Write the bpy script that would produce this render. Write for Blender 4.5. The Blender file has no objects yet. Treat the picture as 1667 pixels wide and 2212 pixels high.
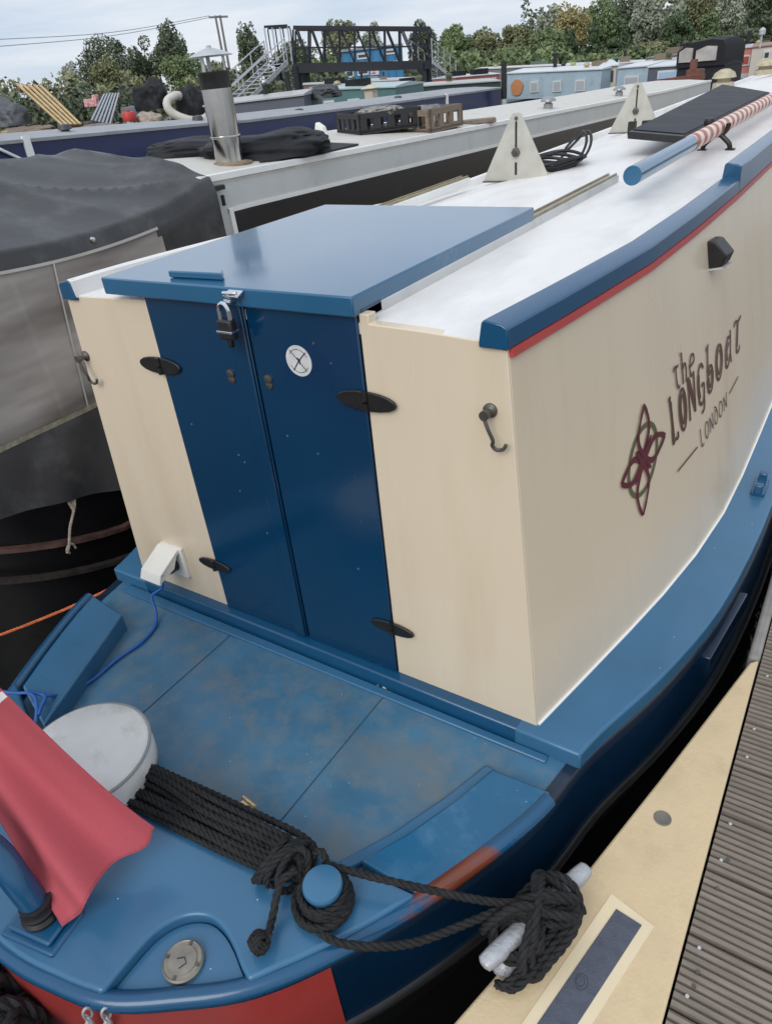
import bpy, bmesh, math, random
import numpy as np
from mathutils import Vector, Matrix

# ------------------------------------------------------------------ camera, sky, sun, exposure
scene = bpy.context.scene
random.seed(7)
rng = np.random.default_rng(11)
W0, H0, FPX = 1667.0, 2212.0, 1525.0
CX, CY = 833.5, 1106.0
R = np.array([[0.8404985284400519, -0.22066103103589496, 0.49484435236979535],
              [0.5341557692808889, 0.49047906423820653, -0.6885549373056257],
              [-0.09077355250318336, 0.8430533772699028, 0.5301142945061589]])
C0 = np.array([1.247, -1.2315, 2.115])
cam_data = bpy.data.cameras.new('camera')
cam = bpy.data.objects.new('camera', cam_data)
scene.collection.objects.link(cam)
M4 = Matrix.Identity(4)
for i in range(3):
    for j in range(3):
        M4[i][j] = R[i][j]
    M4[i][3] = C0[i]
cam.matrix_world = M4
cam_data.sensor_fit = 'VERTICAL'
cam_data.sensor_height = 24.0
cam_data.lens = 24.0 * FPX / H0
cam_data.clip_start = 0.02
cam_data.clip_end = 3000
scene.camera = cam

SUN_EL, SUN_AZ = math.radians(38), math.radians(172)      # azimuth measured from +y towards +x
world = bpy.data.worlds.new('World')
scene.world = world
world.use_nodes = True
nt = world.node_tree
nt.nodes.clear()
wo = nt.nodes.new('ShaderNodeOutputWorld')
bg = nt.nodes.new('ShaderNodeBackground')
bg.inputs['Strength'].default_value = 0.1
sky = nt.nodes.new('ShaderNodeTexSky')
sky.sky_type = 'NISHITA'
sky.sun_disc = False
sky.sun_elevation = SUN_EL
sky.sun_rotation = SUN_AZ
sky.air_density = 1.0
tc = nt.nodes.new('ShaderNodeTexCoord')
mp = nt.nodes.new('ShaderNodeMapping')
mp.inputs['Scale'].default_value = (1.2, 1.2, 9.0)
mp.inputs['Rotation'].default_value = (0.0, 0.12, 0.4)
ns = nt.nodes.new('ShaderNodeTexNoise')
ns.inputs['Scale'].default_value = 2.6
ns.inputs['Detail'].default_value = 6
ns.inputs['Roughness'].default_value = 0.55
rp = nt.nodes.new('ShaderNodeValToRGB')
rp.color_ramp.elements[0].position = 0.36
rp.color_ramp.elements[0].color = (5.9, 6.9, 8.3, 1)
rp.color_ramp.elements[1].position = 0.66
rp.color_ramp.elements[1].color = (8.6, 8.9, 9.4, 1)
sx = nt.nodes.new('ShaderNodeSeparateXYZ')
mr = nt.nodes.new('ShaderNodeMapRange')
mr.inputs['From Min'].default_value = 0.0
mr.inputs['From Max'].default_value = 0.9
mr.inputs['To Min'].default_value = 0.97
mr.inputs['To Max'].default_value = 1.22
mul = nt.nodes.new('ShaderNodeMixRGB')
mul.blend_type = 'MULTIPLY'
mul.inputs[0].default_value = 1.0
mixs = nt.nodes.new('ShaderNodeMixRGB')
mixs.inputs[0].default_value = 0.93
L = nt.links.new
L(tc.outputs['Generated'], mp.inputs['Vector'])
L(mp.outputs['Vector'], ns.inputs['Vector'])
L(ns.outputs['Fac'], rp.inputs['Fac'])
L(tc.outputs['Generated'], sx.inputs[0])
L(sx.outputs['Z'], mr.inputs['Value'])
L(rp.outputs['Color'], mul.inputs[1])
L(mr.outputs['Result'], mul.inputs[2])
L(sky.outputs['Color'], mixs.inputs[1])
L(mul.outputs['Color'], mixs.inputs[2])
L(mixs.outputs['Color'], bg.inputs['Color'])
L(bg.outputs['Background'], wo.inputs['Surface'])

sun_d = bpy.data.lights.new('sun', 'SUN')
sun_d.energy = 1.5
sun_d.angle = math.radians(35)
sun_d.color = (1.0, 0.96, 0.9)
sun = bpy.data.objects.new('sun', sun_d)
scene.collection.objects.link(sun)
sdir = Vector((math.sin(SUN_AZ) * math.cos(SUN_EL), math.cos(SUN_AZ) * math.cos(SUN_EL), math.sin(SUN_EL)))
sun.rotation_euler = sdir.to_track_quat('Z', 'Y').to_euler()
sun.location = (0, 0, 30)
scene.view_settings.view_transform = 'Standard'
scene.view_settings.look = 'None'
scene.view_settings.exposure = 0.07
scene.view_settings.gamma = 1.0

# ------------------------------------------------------------------ measuring helpers
def ray(px, py):
    v = np.array([px - CX, -(py - CY), -FPX])
    return R @ (v / np.linalg.norm(v))

def at(px, py, ax, val):
    """point of the plane (axis ax = val) seen in direction px,py"""
    d = ray(px, py)
    return C0 + d * ((val - C0[ax]) / d[ax])

def far(px, py, dist):
    d = ray(px, py)
    return C0 + d * (dist / math.hypot(d[0], d[1]))

def mpp(px, py, dist):
    """metres per pixel at that distance"""
    return float(-(R.T @ (far(px, py, dist) - C0))[2]) / FPX

def zp(px, py, z):
    return tuple(at(px, py, 2, z))

# ------------------------------------------------------------------ materials
MATS = {}
def mat(name, col, rough=0.5, metal=0.0, var=0.1, nscale=6.0, bump=0.0, bscale=60.0, coat=0.0,
        dirt=None, dirt_lo=0.55, dirt_hi=0.75, dirt_scale=5.0, stretch=(1, 1, 1), spec=0.5, rvar=0.08, speck=None, speck_amt=0.06, speck_scale=45.0, dirt2=None, dirt2_scale=2.0):
    if name in MATS:
        return MATS[name]
    m = bpy.data.materials.new(name)
    m.use_nodes = True
    t = m.node_tree
    b = t.nodes['Principled BSDF']
    b.inputs['Metallic'].default_value = metal
    b.inputs['Roughness'].default_value = rough
    b.inputs['Specular IOR Level'].default_value = spec
    b.inputs['Coat Weight'].default_value = coat
    b.inputs['Coat Roughness'].default_value = 0.08
    co = t.nodes.new('ShaderNodeTexCoord')
    mpn = t.nodes.new('ShaderNodeMapping')
    mpn.inputs['Scale'].default_value = stretch
    t.links.new(co.outputs['Object'], mpn.inputs['Vector'])
    n1 = t.nodes.new('ShaderNodeTexNoise')
    n1.inputs['Scale'].default_value = nscale
    n1.inputs['Detail'].default_value = 5
    t.links.new(mpn.outputs['Vector'], n1.inputs['Vector'])
    r1 = t.nodes.new('ShaderNodeValToRGB')
    r1.color_ramp.elements[0].position = 0.3
    r1.color_ramp.elements[1].position = 0.7
    r1.color_ramp.elements[0].color = tuple(c * (1 - var) for c in col) + (1,)
    r1.color_ramp.elements[1].color = tuple(min(1, c * (1 + var)) for c in col) + (1,)
    t.links.new(n1.outputs['Fac'], r1.inputs['Fac'])
    out = r1.outputs['Color']
    if dirt is not None:
        n2 = t.nodes.new('ShaderNodeTexNoise')
        n2.inputs['Scale'].default_value = dirt_scale
        n2.inputs['Detail'].default_value = 8
        n2.inputs['Roughness'].default_value = 0.65
        t.links.new(mpn.outputs['Vector'], n2.inputs['Vector'])
        r2 = t.nodes.new('ShaderNodeMapRange')
        r2.inputs['From Min'].default_value = dirt_lo
        r2.inputs['From Max'].default_value = dirt_hi
        t.links.new(n2.outputs['Fac'], r2.inputs['Value'])
        mx = t.nodes.new('ShaderNodeMixRGB')
        mx.inputs[2].default_value = tuple(dirt) + (1,)
        t.links.new(r2.outputs['Result'], mx.inputs[0])
        t.links.new(out, mx.inputs[1])
        out = mx.outputs['Color']
    if dirt2 is not None:
        n5 = t.nodes.new('ShaderNodeTexNoise')
        n5.inputs['Scale'].default_value = dirt2_scale
        n5.inputs['Detail'].default_value = 9
        n5.inputs['Roughness'].default_value = 0.7
        n5.inputs['Distortion'].default_value = 0.6
        t.links.new(co.outputs['Object'], n5.inputs['Vector'])
        r5 = t.nodes.new('ShaderNodeMapRange')
        r5.inputs['From Min'].default_value = 0.47
        r5.inputs['From Max'].default_value = 0.68
        r5.inputs['To Max'].default_value = 0.85
        t.links.new(n5.outputs['Fac'], r5.inputs['Value'])
        mx5 = t.nodes.new('ShaderNodeMixRGB')
        mx5.inputs[2].default_value = tuple(dirt2) + (1,)
        t.links.new(r5.outputs['Result'], mx5.inputs[0])
        t.links.new(out, mx5.inputs[1])
        out = mx5.outputs['Color']
    if speck is not None:
        v = t.nodes.new('ShaderNodeTexVoronoi')
        v.inputs['Scale'].default_value = speck_scale
        t.links.new(co.outputs['Object'], v.inputs['Vector'])
        lt = t.nodes.new('ShaderNodeMath')
        lt.operation = 'LESS_THAN'
        lt.inputs[1].default_value = speck_amt
        t.links.new(v.outputs['Distance'], lt.inputs[0])
        n4 = t.nodes.new('ShaderNodeTexNoise')
        n4.inputs['Scale'].default_value = speck_scale * 0.21
        t.links.new(co.outputs['Object'], n4.inputs['Vector'])
        gt = t.nodes.new('ShaderNodeMath')
        gt.operation = 'GREATER_THAN'
        gt.inputs[1].default_value = 0.56
        t.links.new(n4.outputs['Fac'], gt.inputs[0])
        mm = t.nodes.new('ShaderNodeMath')
        mm.operation = 'MULTIPLY'
        t.links.new(lt.outputs[0], mm.inputs[0])
        t.links.new(gt.outputs[0], mm.inputs[1])
        mx2 = t.nodes.new('ShaderNodeMixRGB')
        mx2.inputs[2].default_value = tuple(speck) + (1,)
        t.links.new(mm.outputs[0], mx2.inputs[0])
        t.links.new(out, mx2.inputs[1])
        out = mx2.outputs['Color']
    t.links.new(out, b.inputs['Base Color'])
    rr = t.nodes.new('ShaderNodeMapRange')
    rr.inputs['To Min'].default_value = max(0.02, rough - rvar)
    rr.inputs['To Max'].default_value = min(1, rough + rvar)
    t.links.new(n1.outputs['Fac'], rr.inputs['Value'])
    t.links.new(rr.outputs['Result'], b.inputs['Roughness'])
    if bump > 0:
        n3 = t.nodes.new('ShaderNodeTexNoise')
        n3.inputs['Scale'].default_value = bscale
        n3.inputs['Detail'].default_value = 4
        t.links.new(mpn.outputs['Vector'], n3.inputs['Vector'])
        bp = t.nodes.new('ShaderNodeBump')
        bp.inputs['Strength'].default_value = bump
        bp.inputs['Distance'].default_value = 0.01
        t.links.new(n3.outputs['Fac'], bp.inputs['Height'])
        t.links.new(bp.outputs['Normal'], b.inputs['Normal'])
    MATS[name] = m
    return m

BLUE = (0.008, 0.064, 0.165)
BLUE = (0.006, 0.07, 0.16)
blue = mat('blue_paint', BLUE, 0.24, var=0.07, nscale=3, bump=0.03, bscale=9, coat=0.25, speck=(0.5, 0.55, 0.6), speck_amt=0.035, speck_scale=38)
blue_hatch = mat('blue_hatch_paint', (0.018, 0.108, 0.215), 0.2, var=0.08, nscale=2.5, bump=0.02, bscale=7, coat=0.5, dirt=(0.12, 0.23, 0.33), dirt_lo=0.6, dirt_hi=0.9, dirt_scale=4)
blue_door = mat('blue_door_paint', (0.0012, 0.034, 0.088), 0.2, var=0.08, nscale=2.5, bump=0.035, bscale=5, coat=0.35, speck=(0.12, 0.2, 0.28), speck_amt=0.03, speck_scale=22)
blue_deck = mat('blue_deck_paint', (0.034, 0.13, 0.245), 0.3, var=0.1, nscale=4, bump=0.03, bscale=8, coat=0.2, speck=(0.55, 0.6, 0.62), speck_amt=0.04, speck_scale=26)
blue_worn = mat('blue_worn_deck', (0.045, 0.15, 0.255), 0.42, var=0.14, nscale=7, bump=0.12, bscale=35, dirt=(0.16, 0.19, 0.2), dirt_lo=0.45, dirt_hi=0.9, dirt_scale=16, dirt2=(0.135, 0.15, 0.15), dirt2_scale=1.5, speck=(0.5, 0.48, 0.42), speck_amt=0.055, speck_scale=40)
navy_hull = mat('navy_hull_paint', (0.0025, 0.016, 0.04), 0.22, var=0.12, nscale=4, bump=0.05, bscale=5, coat=0.3, dirt=(0.07, 0.022, 0.014), dirt_lo=0.68, dirt_hi=0.78, dirt_scale=7)
black_hull = mat('black_hull', (0.006, 0.006, 0.007), 0.4, var=0.3, nscale=6, bump=0.15, bscale=20, dirt=(0.02, 0.015, 0.012), dirt_lo=0.6, dirt_hi=0.75)
cream = mat('cream_paint', (0.70, 0.588, 0.438), 0.28, var=0.02, nscale=0.9, bump=0.004, bscale=3, coat=0.15, stretch=(3.2, 3.2, 0.4), dirt=(0.60, 0.475, 0.315), dirt_lo=0.5, dirt_hi=0.95, dirt_scale=1.7, speck=(0.3, 0.17, 0.08), speck_amt=0.018, speck_scale=16)
white_roof = mat('white_roof_paint', (0.785, 0.765, 0.74), 0.42, var=0.04, nscale=3, bump=0.06, bscale=70, dirt=(0.56, 0.555, 0.545), dirt_lo=0.48, dirt_hi=0.9, dirt_scale=3.2, stretch=(2.2, 0.8, 1), speck=(0.25, 0.23, 0.2), speck_amt=0.03, speck_scale=9)
red_line = mat('red_coachline', (0.5, 0.075, 0.07), 0.35, var=0.08)
red_band = mat('red_stern_band', (0.3, 0.04, 0.036), 0.3, var=0.12, nscale=5, coat=0.2, dirt=(0.24, 0.02, 0.018), dirt_lo=0.5, dirt_hi=0.8)
rope_m = mat('black_rope', (0.017, 0.017, 0.018), 0.75, var=0.35, nscale=40, bump=0.5, bscale=220, spec=0.35)
black_metal = mat('black_metal', (0.012, 0.011, 0.011), 0.42, var=0.3, nscale=30, bump=0.1, bscale=80)
iron = mat('aged_iron', (0.13, 0.12, 0.105), 0.5, metal=0.7, var=0.25, nscale=25)
brassy = mat('tarnished_brass', (0.34, 0.28, 0.17), 0.35, metal=0.8, var=0.25, nscale=20)
chrome = mat('chrome', (0.7, 0.71, 0.72), 0.2, metal=1.0, var=0.1)
galv = mat('galvanised_steel', (0.55, 0.56, 0.57), 0.42, metal=0.6, var=0.12, nscale=14, bump=0.1, bscale=60)
alu = mat('aluminium', (0.62, 0.62, 0.61), 0.4, metal=0.5, var=0.08, nscale=9, dirt=(0.4, 0.38, 0.34), dirt_lo=0.55, dirt_hi=0.85)
dark_seam = mat('dark_seam', (0.022, 0.05, 0.085), 0.8, var=0.3, nscale=30)
rust = mat('rust', (0.24, 0.06, 0.024), 0.8, var=0.35, nscale=30, bump=0.3, bscale=90)
white_vinyl = mat('white_vinyl', (0.78, 0.78, 0.76), 0.5, var=0.06, nscale=9, bump=0.1, bscale=14, dirt=(0.42, 0.43, 0.36), dirt_lo=0.52, dirt_hi=0.85, dirt_scale=11)
white_plastic = mat('white_plastic', (0.75, 0.73, 0.67), 0.35, var=0.04)
blue_cable = mat('blue_cable', (0.02, 0.1, 0.38), 0.4, var=0.1)
grey_boat = mat('light_grey_paint', (0.5, 0.52, 0.51), 0.3, var=0.04, nscale=3, bump=0.02, bscale=5, dirt=(0.36, 0.37, 0.35), dirt_lo=0.55, dirt_hi=0.9, stretch=(1, 1, .5))
grey_roof = mat('pale_grey_roof', (0.58, 0.56, 0.51), 0.6, var=0.08, nscale=5, bump=0.06, bscale=30, dirt=(0.4, 0.37, 0.31), dirt_lo=0.5, dirt_hi=0.8)
black_panel = mat('black_gloss_panel', (0.012, 0.012, 0.015), 0.25, var=0.2)
white_line = mat('white_trim', (0.8, 0.8, 0.78), 0.4, var=0.04)
canvas = mat('black_canvas', (0.034, 0.034, 0.036), 0.44, var=0.22, nscale=7, bump=0.25, bscale=9, dirt=(0.1, 0.1, 0.1), dirt_lo=0.5, dirt_hi=0.85, dirt_scale=5)  # raised base and dusty grey patches paint the cloth's sheen into its colour
wood = mat('weathered_wood', (0.2, 0.155, 0.115), 0.8, var=0.3, nscale=12, stretch=(1, 8, 8), bump=0.3, bscale=50)
pine = mat('pale_pine', (0.52, 0.38, 0.2), 0.7, var=0.15, nscale=9)
stainless = mat('stainless_steel', (0.46, 0.44, 0.41), 0.14, metal=1.0, var=0.1, nscale=7, bump=0.05, bscale=6)
black_tarp = mat('black_tarpaulin', (0.014, 0.015, 0.018), 0.6, var=0.4, nscale=9, bump=0.5, bscale=14, spec=0.25)
gusset_m = mat('cream_grp', (0.63, 0.49, 0.30), 0.72, var=0.1, nscale=9, bump=0.15, bscale=120, dirt=(0.5, 0.385, 0.235), dirt_lo=0.5, dirt_hi=0.8, dirt_scale=9, speck=(0.28, 0.24, 0.16), speck_amt=0.1, speck_scale=160)
strip_m = mat('grey_antislip', (0.085, 0.095, 0.125), 0.85, var=0.15, nscale=40, bump=0.4, bscale=300)
board_m = mat('grey_brown_decking', (0.215, 0.178, 0.147), 0.75, var=0.2, nscale=9, stretch=(1, 6, 6), bump=0.2, bscale=40, dirt=(0.15, 0.124, 0.102), dirt_lo=0.5, dirt_hi=0.8, speck=(0.5, 0.5, 0.48), speck_amt=0.05, speck_scale=28)
solar_m = mat('solar_glass', (0.012, 0.013, 0.018), 0.5, var=0.2, spec=0.15)
solar_grey = mat('solar_glass_sky_grey', (0.26, 0.25, 0.235), 0.12, var=0.12, coat=0.5)  # grey base colour imitates the sky reflected in the glass
emb_red = mat('maroon_vinyl', (0.1, 0.014, 0.024), 0.4, var=0.1)
emb_green = mat('olive_vinyl', (0.1, 0.11, 0.05), 0.4, var=0.1)
text_m = mat('brown_vinyl', (0.1, 0.045, 0.035), 0.4, var=0.1)
orange_m = mat('orange_rope', (0.55, 0.13, 0.04), 0.7, var=0.3, nscale=60)

def rim_mat():
    m = mat('rim_paint_worn', BLUE, 0.26, var=0.08, nscale=4, bump=0.03, bscale=9, coat=0.2)
    t = m.node_tree
    b = t.nodes['Principled BSDF']
    src = b.inputs['Base Color'].links[0].from_socket
    co = t.nodes.new('ShaderNodeTexCoord'); sp = t.nodes.new('ShaderNodeSeparateXYZ')
    t.links.new(co.outputs['Object'], sp.inputs[0])
    def mth(op, a, bb, clamp=False):
        n = t.nodes.new('ShaderNodeMath'); n.operation = op; n.use_clamp = clamp
        for i_, q in enumerate((a, bb)):
            if isinstance(q, (int, float)): n.inputs[i_].default_value = q
            else: t.links.new(q, n.inputs[i_])
        return n.outputs[0]
    d = mth('ABSOLUTE', mth('ADD', sp.outputs['Y'], 0.475), 0)
    band = mth('SUBTRACT', 1.0, mth('MULTIPLY', d, 5.2), True)          # rubbed where the mooring line lies over the rim
    band = mth('MULTIPLY', band, mth('GREATER_THAN', sp.outputs['X'], 0.2))
    n = t.nodes.new('ShaderNodeTexNoise'); n.inputs['Scale'].default_value = 22; n.inputs['Detail'].default_value = 6
    t.links.new(co.outputs['Object'], n.inputs['Vector'])
    k = mth('MULTIPLY', mth('SUBTRACT', mth('ADD', mth('MULTIPLY', band, 0.75), n.outputs['Fac']), 0.78), 5.0, True)
    mx = t.nodes.new('ShaderNodeMixRGB'); mx.inputs[2].default_value = (0.17, 0.042, 0.02, 1)
    t.links.new(k, mx.inputs[0]); t.links.new(src, mx.inputs[1]); t.links.new(mx.outputs[0], b.inputs['Base Color'])
    return m

def water_mat():
    m = bpy.data.materials.new('dark_canal_water')
    m.use_nodes = True
    t = m.node_tree
    b = t.nodes['Principled BSDF']
    b.inputs['Base Color'].default_value = (0.008, 0.009, 0.008, 1)
    b.inputs['Roughness'].default_value = 0.08
    b.inputs['IOR'].default_value = 1.33
    n = t.nodes.new('ShaderNodeTexNoise')
    n.inputs['Scale'].default_value = 5
    n.inputs['Detail'].default_value = 4
    co = t.nodes.new('ShaderNodeTexCoord')
    t.links.new(co.outputs['Object'], n.inputs['Vector'])
    bp = t.nodes.new('ShaderNodeBump')
    bp.inputs['Strength'].default_value = 0.25
    bp.inputs['Distance'].default_value = 0.03
    t.links.new(n.outputs['Fac'], bp.inputs['Height'])
    t.links.new(bp.outputs['Normal'], b.inputs['Normal'])
    return m

def vinyl_mat():
    m = bpy.data.materials.new('clear_vinyl_window')
    m.use_nodes = True
    t = m.node_tree
    b = t.nodes['Principled BSDF']
    b.inputs['Roughness'].default_value = 0.13
    n = t.nodes.new('ShaderNodeTexNoise')
    n.inputs['Scale'].default_value = 2.2
    n.inputs['Detail'].default_value = 3
    co = t.nodes.new('ShaderNodeTexCoord')
    mp_ = t.nodes.new('ShaderNodeMapping')
    mp_.inputs['Scale'].default_value = (1, 0.5, 2.2)
    t.links.new(co.outputs['Object'], mp_.inputs['Vector'])
    t.links.new(mp_.outputs['Vector'], n.inputs['Vector'])
    r_ = t.nodes.new('ShaderNodeValToRGB')  # cloudy pale bands in the base colour imitate reflections on the vinyl
    r_.color_ramp.elements[0].position = 0.35
    r_.color_ramp.elements[0].color = (0.2, 0.178, 0.16, 1)
    r_.color_ramp.elements[1].position = 0.68
    r_.color_ramp.elements[1].color = (0.66, 0.61, 0.57, 1)
    t.links.new(n.outputs['Fac'], r_.inputs['Fac'])
    t.links.new(r_.outputs['Color'], b.inputs['Base Color'])
    bp = t.nodes.new('ShaderNodeBump')
    bp.inputs['Strength'].default_value = 0.3
    bp.inputs['Distance'].default_value = 0.05
    t.links.new(n.outputs['Fac'], bp.inputs['Height'])
    t.links.new(bp.outputs['Normal'], b.inputs['Normal'])
    tr = t.nodes.new('ShaderNodeBsdfTransparent')
    mx = t.nodes.new('ShaderNodeMixShader')
    mx.inputs[0].default_value = 0.76
    t.links.new(tr.outputs[0], mx.inputs[1])
    t.links.new(b.outputs[0], mx.inputs[2])
    t.links.new(mx.outputs[0], t.nodes['Material Output'].inputs['Surface'])
    return m

def leaf_mat(name, c1, c2):
    m = bpy.data.materials.new(name)
    m.use_nodes = True
    t = m.node_tree
    b = t.nodes['Principled BSDF']
    b.inputs['Roughness'].default_value = 0.75
    b.inputs['Specular IOR Level'].default_value = 0.2
    a = t.nodes.new('ShaderNodeAttribute')
    a.attribute_name = 'tint'
    mx = t.nodes.new('ShaderNodeMixRGB')
    mx.inputs[1].default_value = tuple(c1) + (1,)
    mx.inputs[2].default_value = tuple(c2) + (1,)
    t.links.new(a.outputs['Fac'], mx.inputs[0])
    t.links.new(mx.outputs[0], b.inputs['Base Color'])
    return m

# ------------------------------------------------------------------ mesh helpers
def V(p):
    return Vector((float(p[0]), float(p[1]), float(p[2])))

ORIG = {}      # world origin of a thing's Empty: parts are measured in world space and stored relative to it
class MB:
    def __init__(self):
        self.bm = bmesh.new()
    def face(self, pts, mi=0):
        f = self.bm.faces.new([self.bm.verts.new(V(p)) for p in pts])
        f.material_index = mi
        return f
    def box(self, c, s, rz=0.0, rx=0.0, ry=0.0, mi=0):
        mtx = Matrix.Translation(V(c)) @ Matrix.Rotation(rz, 4, 'Z') @ Matrix.Rotation(ry, 4, 'Y') @ Matrix.Rotation(rx, 4, 'X')
        vs = [self.bm.verts.new(mtx @ Vector((x * s[0] / 2, y * s[1] / 2, z * s[2] / 2))) for x in (-1, 1) for y in (-1, 1) for z in (-1, 1)]
        for q in ((0, 1, 3, 2), (4, 6, 7, 5), (0, 4, 5, 1), (2, 3, 7, 6), (0, 2, 6, 4), (1, 5, 7, 3)):
            self.bm.faces.new([vs[i] for i in q]).material_index = mi
        return self
    def prism(self, poly, vec, mi=0):
        """poly: 3D points, vec: extrusion"""
        vec = V(vec)
        a = [self.bm.verts.new(V(p)) for p in poly]
        b = [self.bm.verts.new(V(p) + vec) for p in poly]
        n = len(a)
        self.bm.faces.new(a).material_index = mi
        self.bm.faces.new(b[::-1]).material_index = mi
        for i in range(n):
            self.bm.faces.new([a[i], a[(i + 1) % n], b[(i + 1) % n], b[i]]).material_index = mi
        return self
    def plate(self, poly2, z0, z1):
        return self.prism([(p[0], p[1], z0) for p in poly2], (0, 0, z1 - z0))
    def loft(self, rings, closed=True, caps=True, mi=0):
        vr = [[self.bm.verts.new(V(p)) for p in r_] for r_ in rings]
        n = len(vr[0])
        for a, b in zip(vr[:-1], vr[1:]):
            for i in range(n if closed else n - 1):
                j = (i + 1) % n
                try:
                    self.bm.faces.new([a[i], a[j], b[j], b[i]]).material_index = mi
                except ValueError:
                    pass
        if caps and closed:
            self.bm.faces.new(vr[0][::-1]).material_index = mi
            self.bm.faces.new(vr[-1]).material_index = mi
        return self
    def tube(self, pts, r, seg=8, caps=True, mi=0):
        P = [V(p) for p in pts]
        P = [p for i, p in enumerate(P) if i == 0 or (p - P[i - 1]).length > 1e-6]
        rings = []
        T0 = (P[1] - P[0]).normalized()
        up = Vector((0, 0, 1)) if abs(T0.z) < 0.9 else Vector((1, 0, 0))
        N = (up - T0 * up.dot(T0)).normalized()
        for i, p in enumerate(P):
            if i == 0: T = P[1] - P[0]
            elif i == len(P) - 1: T = P[-1] - P[-2]
            else: T = (P[i + 1] - P[i]).normalized() + (P[i] - P[i - 1]).normalized()
            T.normalize()
            N = (N - T * N.dot(T))
            if N.length < 1e-5: N = T.orthogonal()
            N.normalize()
            B = T.cross(N)
            rr = r[i] if isinstance(r, (list, tuple)) else r
            rings.append([p + (N * math.cos(2 * math.pi * k / seg) + B * math.sin(2 * math.pi * k / seg)) * rr for k in range(seg)])
        return self.loft(rings, True, caps, mi)
    def bar(self, a, b, r, seg=6):
        return self.tube([a, b], r, seg)
    def lathe(self, c, prof, seg=24, axis='Z', mi=0):
        rings = []
        for r_, h in prof:
            ring = []
            for k in range(seg):
                a = 2 * math.pi * k / seg
                x, y = r_ * math.cos(a), r_ * math.sin(a)
                p = {'Z': (x, y, h), 'Y': (x, -h, y), 'X': (h, x, y)}[axis]
                ring.append((c[0] + p[0], c[1] + p[1], c[2] + p[2]))
            rings.append(ring)
        return self.loft(rings, True, True, mi)
    def grid(self, fn, nu, nv, mif=None):
        vs = [[self.bm.verts.new(V(fn(i / nu, j / nv))) for j in range(nv + 1)] for i in range(nu + 1)]
        for i in range(nu):
            for j in range(nv):
                f = self.bm.faces.new([vs[i][j], vs[i + 1][j], vs[i + 1][j + 1], vs[i][j + 1]])
                if mif: f.material_index = mif((i + .5) / nu, (j + .5) / nv)
        return self
    def ribbon(self, pts, nrm, w, lift=0.0):
        P = [V(p) for p in pts]
        n = V(nrm).normalized()
        a, b = [], []
        for i, p in enumerate(P):
            T = (P[min(i + 1, len(P) - 1)] - P[max(i - 1, 0)]).normalized()
            S = n.cross(T).normalized()
            ww = w[i] if isinstance(w, (list, tuple)) else w
            a.append(self.bm.verts.new(p + S * ww / 2 + n * lift))
            b.append(self.bm.verts.new(p - S * ww / 2 + n * lift))
        for i in range(len(P) - 1):
            self.bm.faces.new([a[i], a[i + 1], b[i + 1], b[i]])
        return self
    def rope(self, pts, r, seg=6, closed=False, lay=3.2, jit=0.0, smooth=True):
        P = catmull(pts, r * 0.55) if smooth else [V(p) for p in pts]
        if len(P) < 3: return self
        T0 = (P[1] - P[0]).normalized()
        N = T0.orthogonal().normalized()
        Ns, Bs = [], []
        for i, p in enumerate(P):
            T = (P[min(i + 1, len(P) - 1)] - P[max(i - 1, 0)]).normalized()
            N = (N - T * N.dot(T)).normalized()
            Ns.append(N.copy()); Bs.append(T.cross(N))
        s = 0.0
        ss = [0.0]
        for i in range(1, len(P)):
            s += (P[i] - P[i - 1]).length
            ss.append(s)
        pitch = lay * 2 * r
        for k in range(3):
            path = []
            for i, p in enumerate(P):
                a = 2 * math.pi * (ss[i] / pitch + k / 3)
                path.append(p + (Ns[i] * math.cos(a) + Bs[i] * math.sin(a)) * r * 0.5)
            self.tube(path, r * 0.54, seg)
        return self
    def build(self, name, material=None, parent=None, smooth=40, bevel=0.0, bseg=2, recalc=True, off=None, subsurf=0, solid=0.0):
        if recalc:
            bmesh.ops.recalc_face_normals(self.bm, faces=self.bm.faces)
        if off is not None:
            bmesh.ops.translate(self.bm, verts=self.bm.verts, vec=-V(off))
        elif parent is not None and parent.name in ORIG:
            bmesh.ops.translate(self.bm, verts=self.bm.verts, vec=-ORIG[parent.name])
        me = bpy.data.meshes.new(name)
        self.bm.to_mesh(me)
        self.bm.free()
        for mm in (material if isinstance(material, (list, tuple)) else [material]):
            if mm: me.materials.append(mm)
        if smooth:
            me.shade_smooth()
            me.set_sharp_from_angle(angle=math.radians(smooth))
        o = bpy.data.objects.new(name, me)
        scene.collection.objects.link(o)
        if parent is not None:
            o.parent = parent
            if parent.name in ORIG:
                ORIG[o.name] = ORIG[parent.name]
        if solid:
            s = o.modifiers.new('solid', 'SOLIDIFY'); s.thickness = solid; s.offset = 0
        if bevel:
            b = o.modifiers.new('bevel', 'BEVEL'); b.width = bevel; b.segments = bseg; b.limit_method = 'ANGLE'; b.angle_limit = math.radians(35)
            b.harden_normals = False
        if subsurf:
            s = o.modifiers.new('sub', 'SUBSURF'); s.levels = s.render_levels = subsurf
        return o

def catmull(pts, step):
    P = [V(p) for p in pts]
    if len(P) == 2:
        n = max(2, int((P[1] - P[0]).length / step))
        return [P[0].lerp(P[1], i / n) for i in range(n + 1)]
    Q = [P[0] * 2 - P[1]] + P + [P[-1] * 2 - P[-2]]
    out = []
    for i in range(1, len(Q) - 2):
        a, b, c, d = Q[i - 1:i + 3]
        n = max(1, int((c - b).length / step))
        for k in range(n):
            t = k / n
            out.append(0.5 * ((2 * b) + (c - a) * t + (2 * a - 5 * b + 4 * c - d) * t * t + (3 * b - 3 * c + d - a) * t ** 3))
    out.append(P[-1])
    return out

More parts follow.
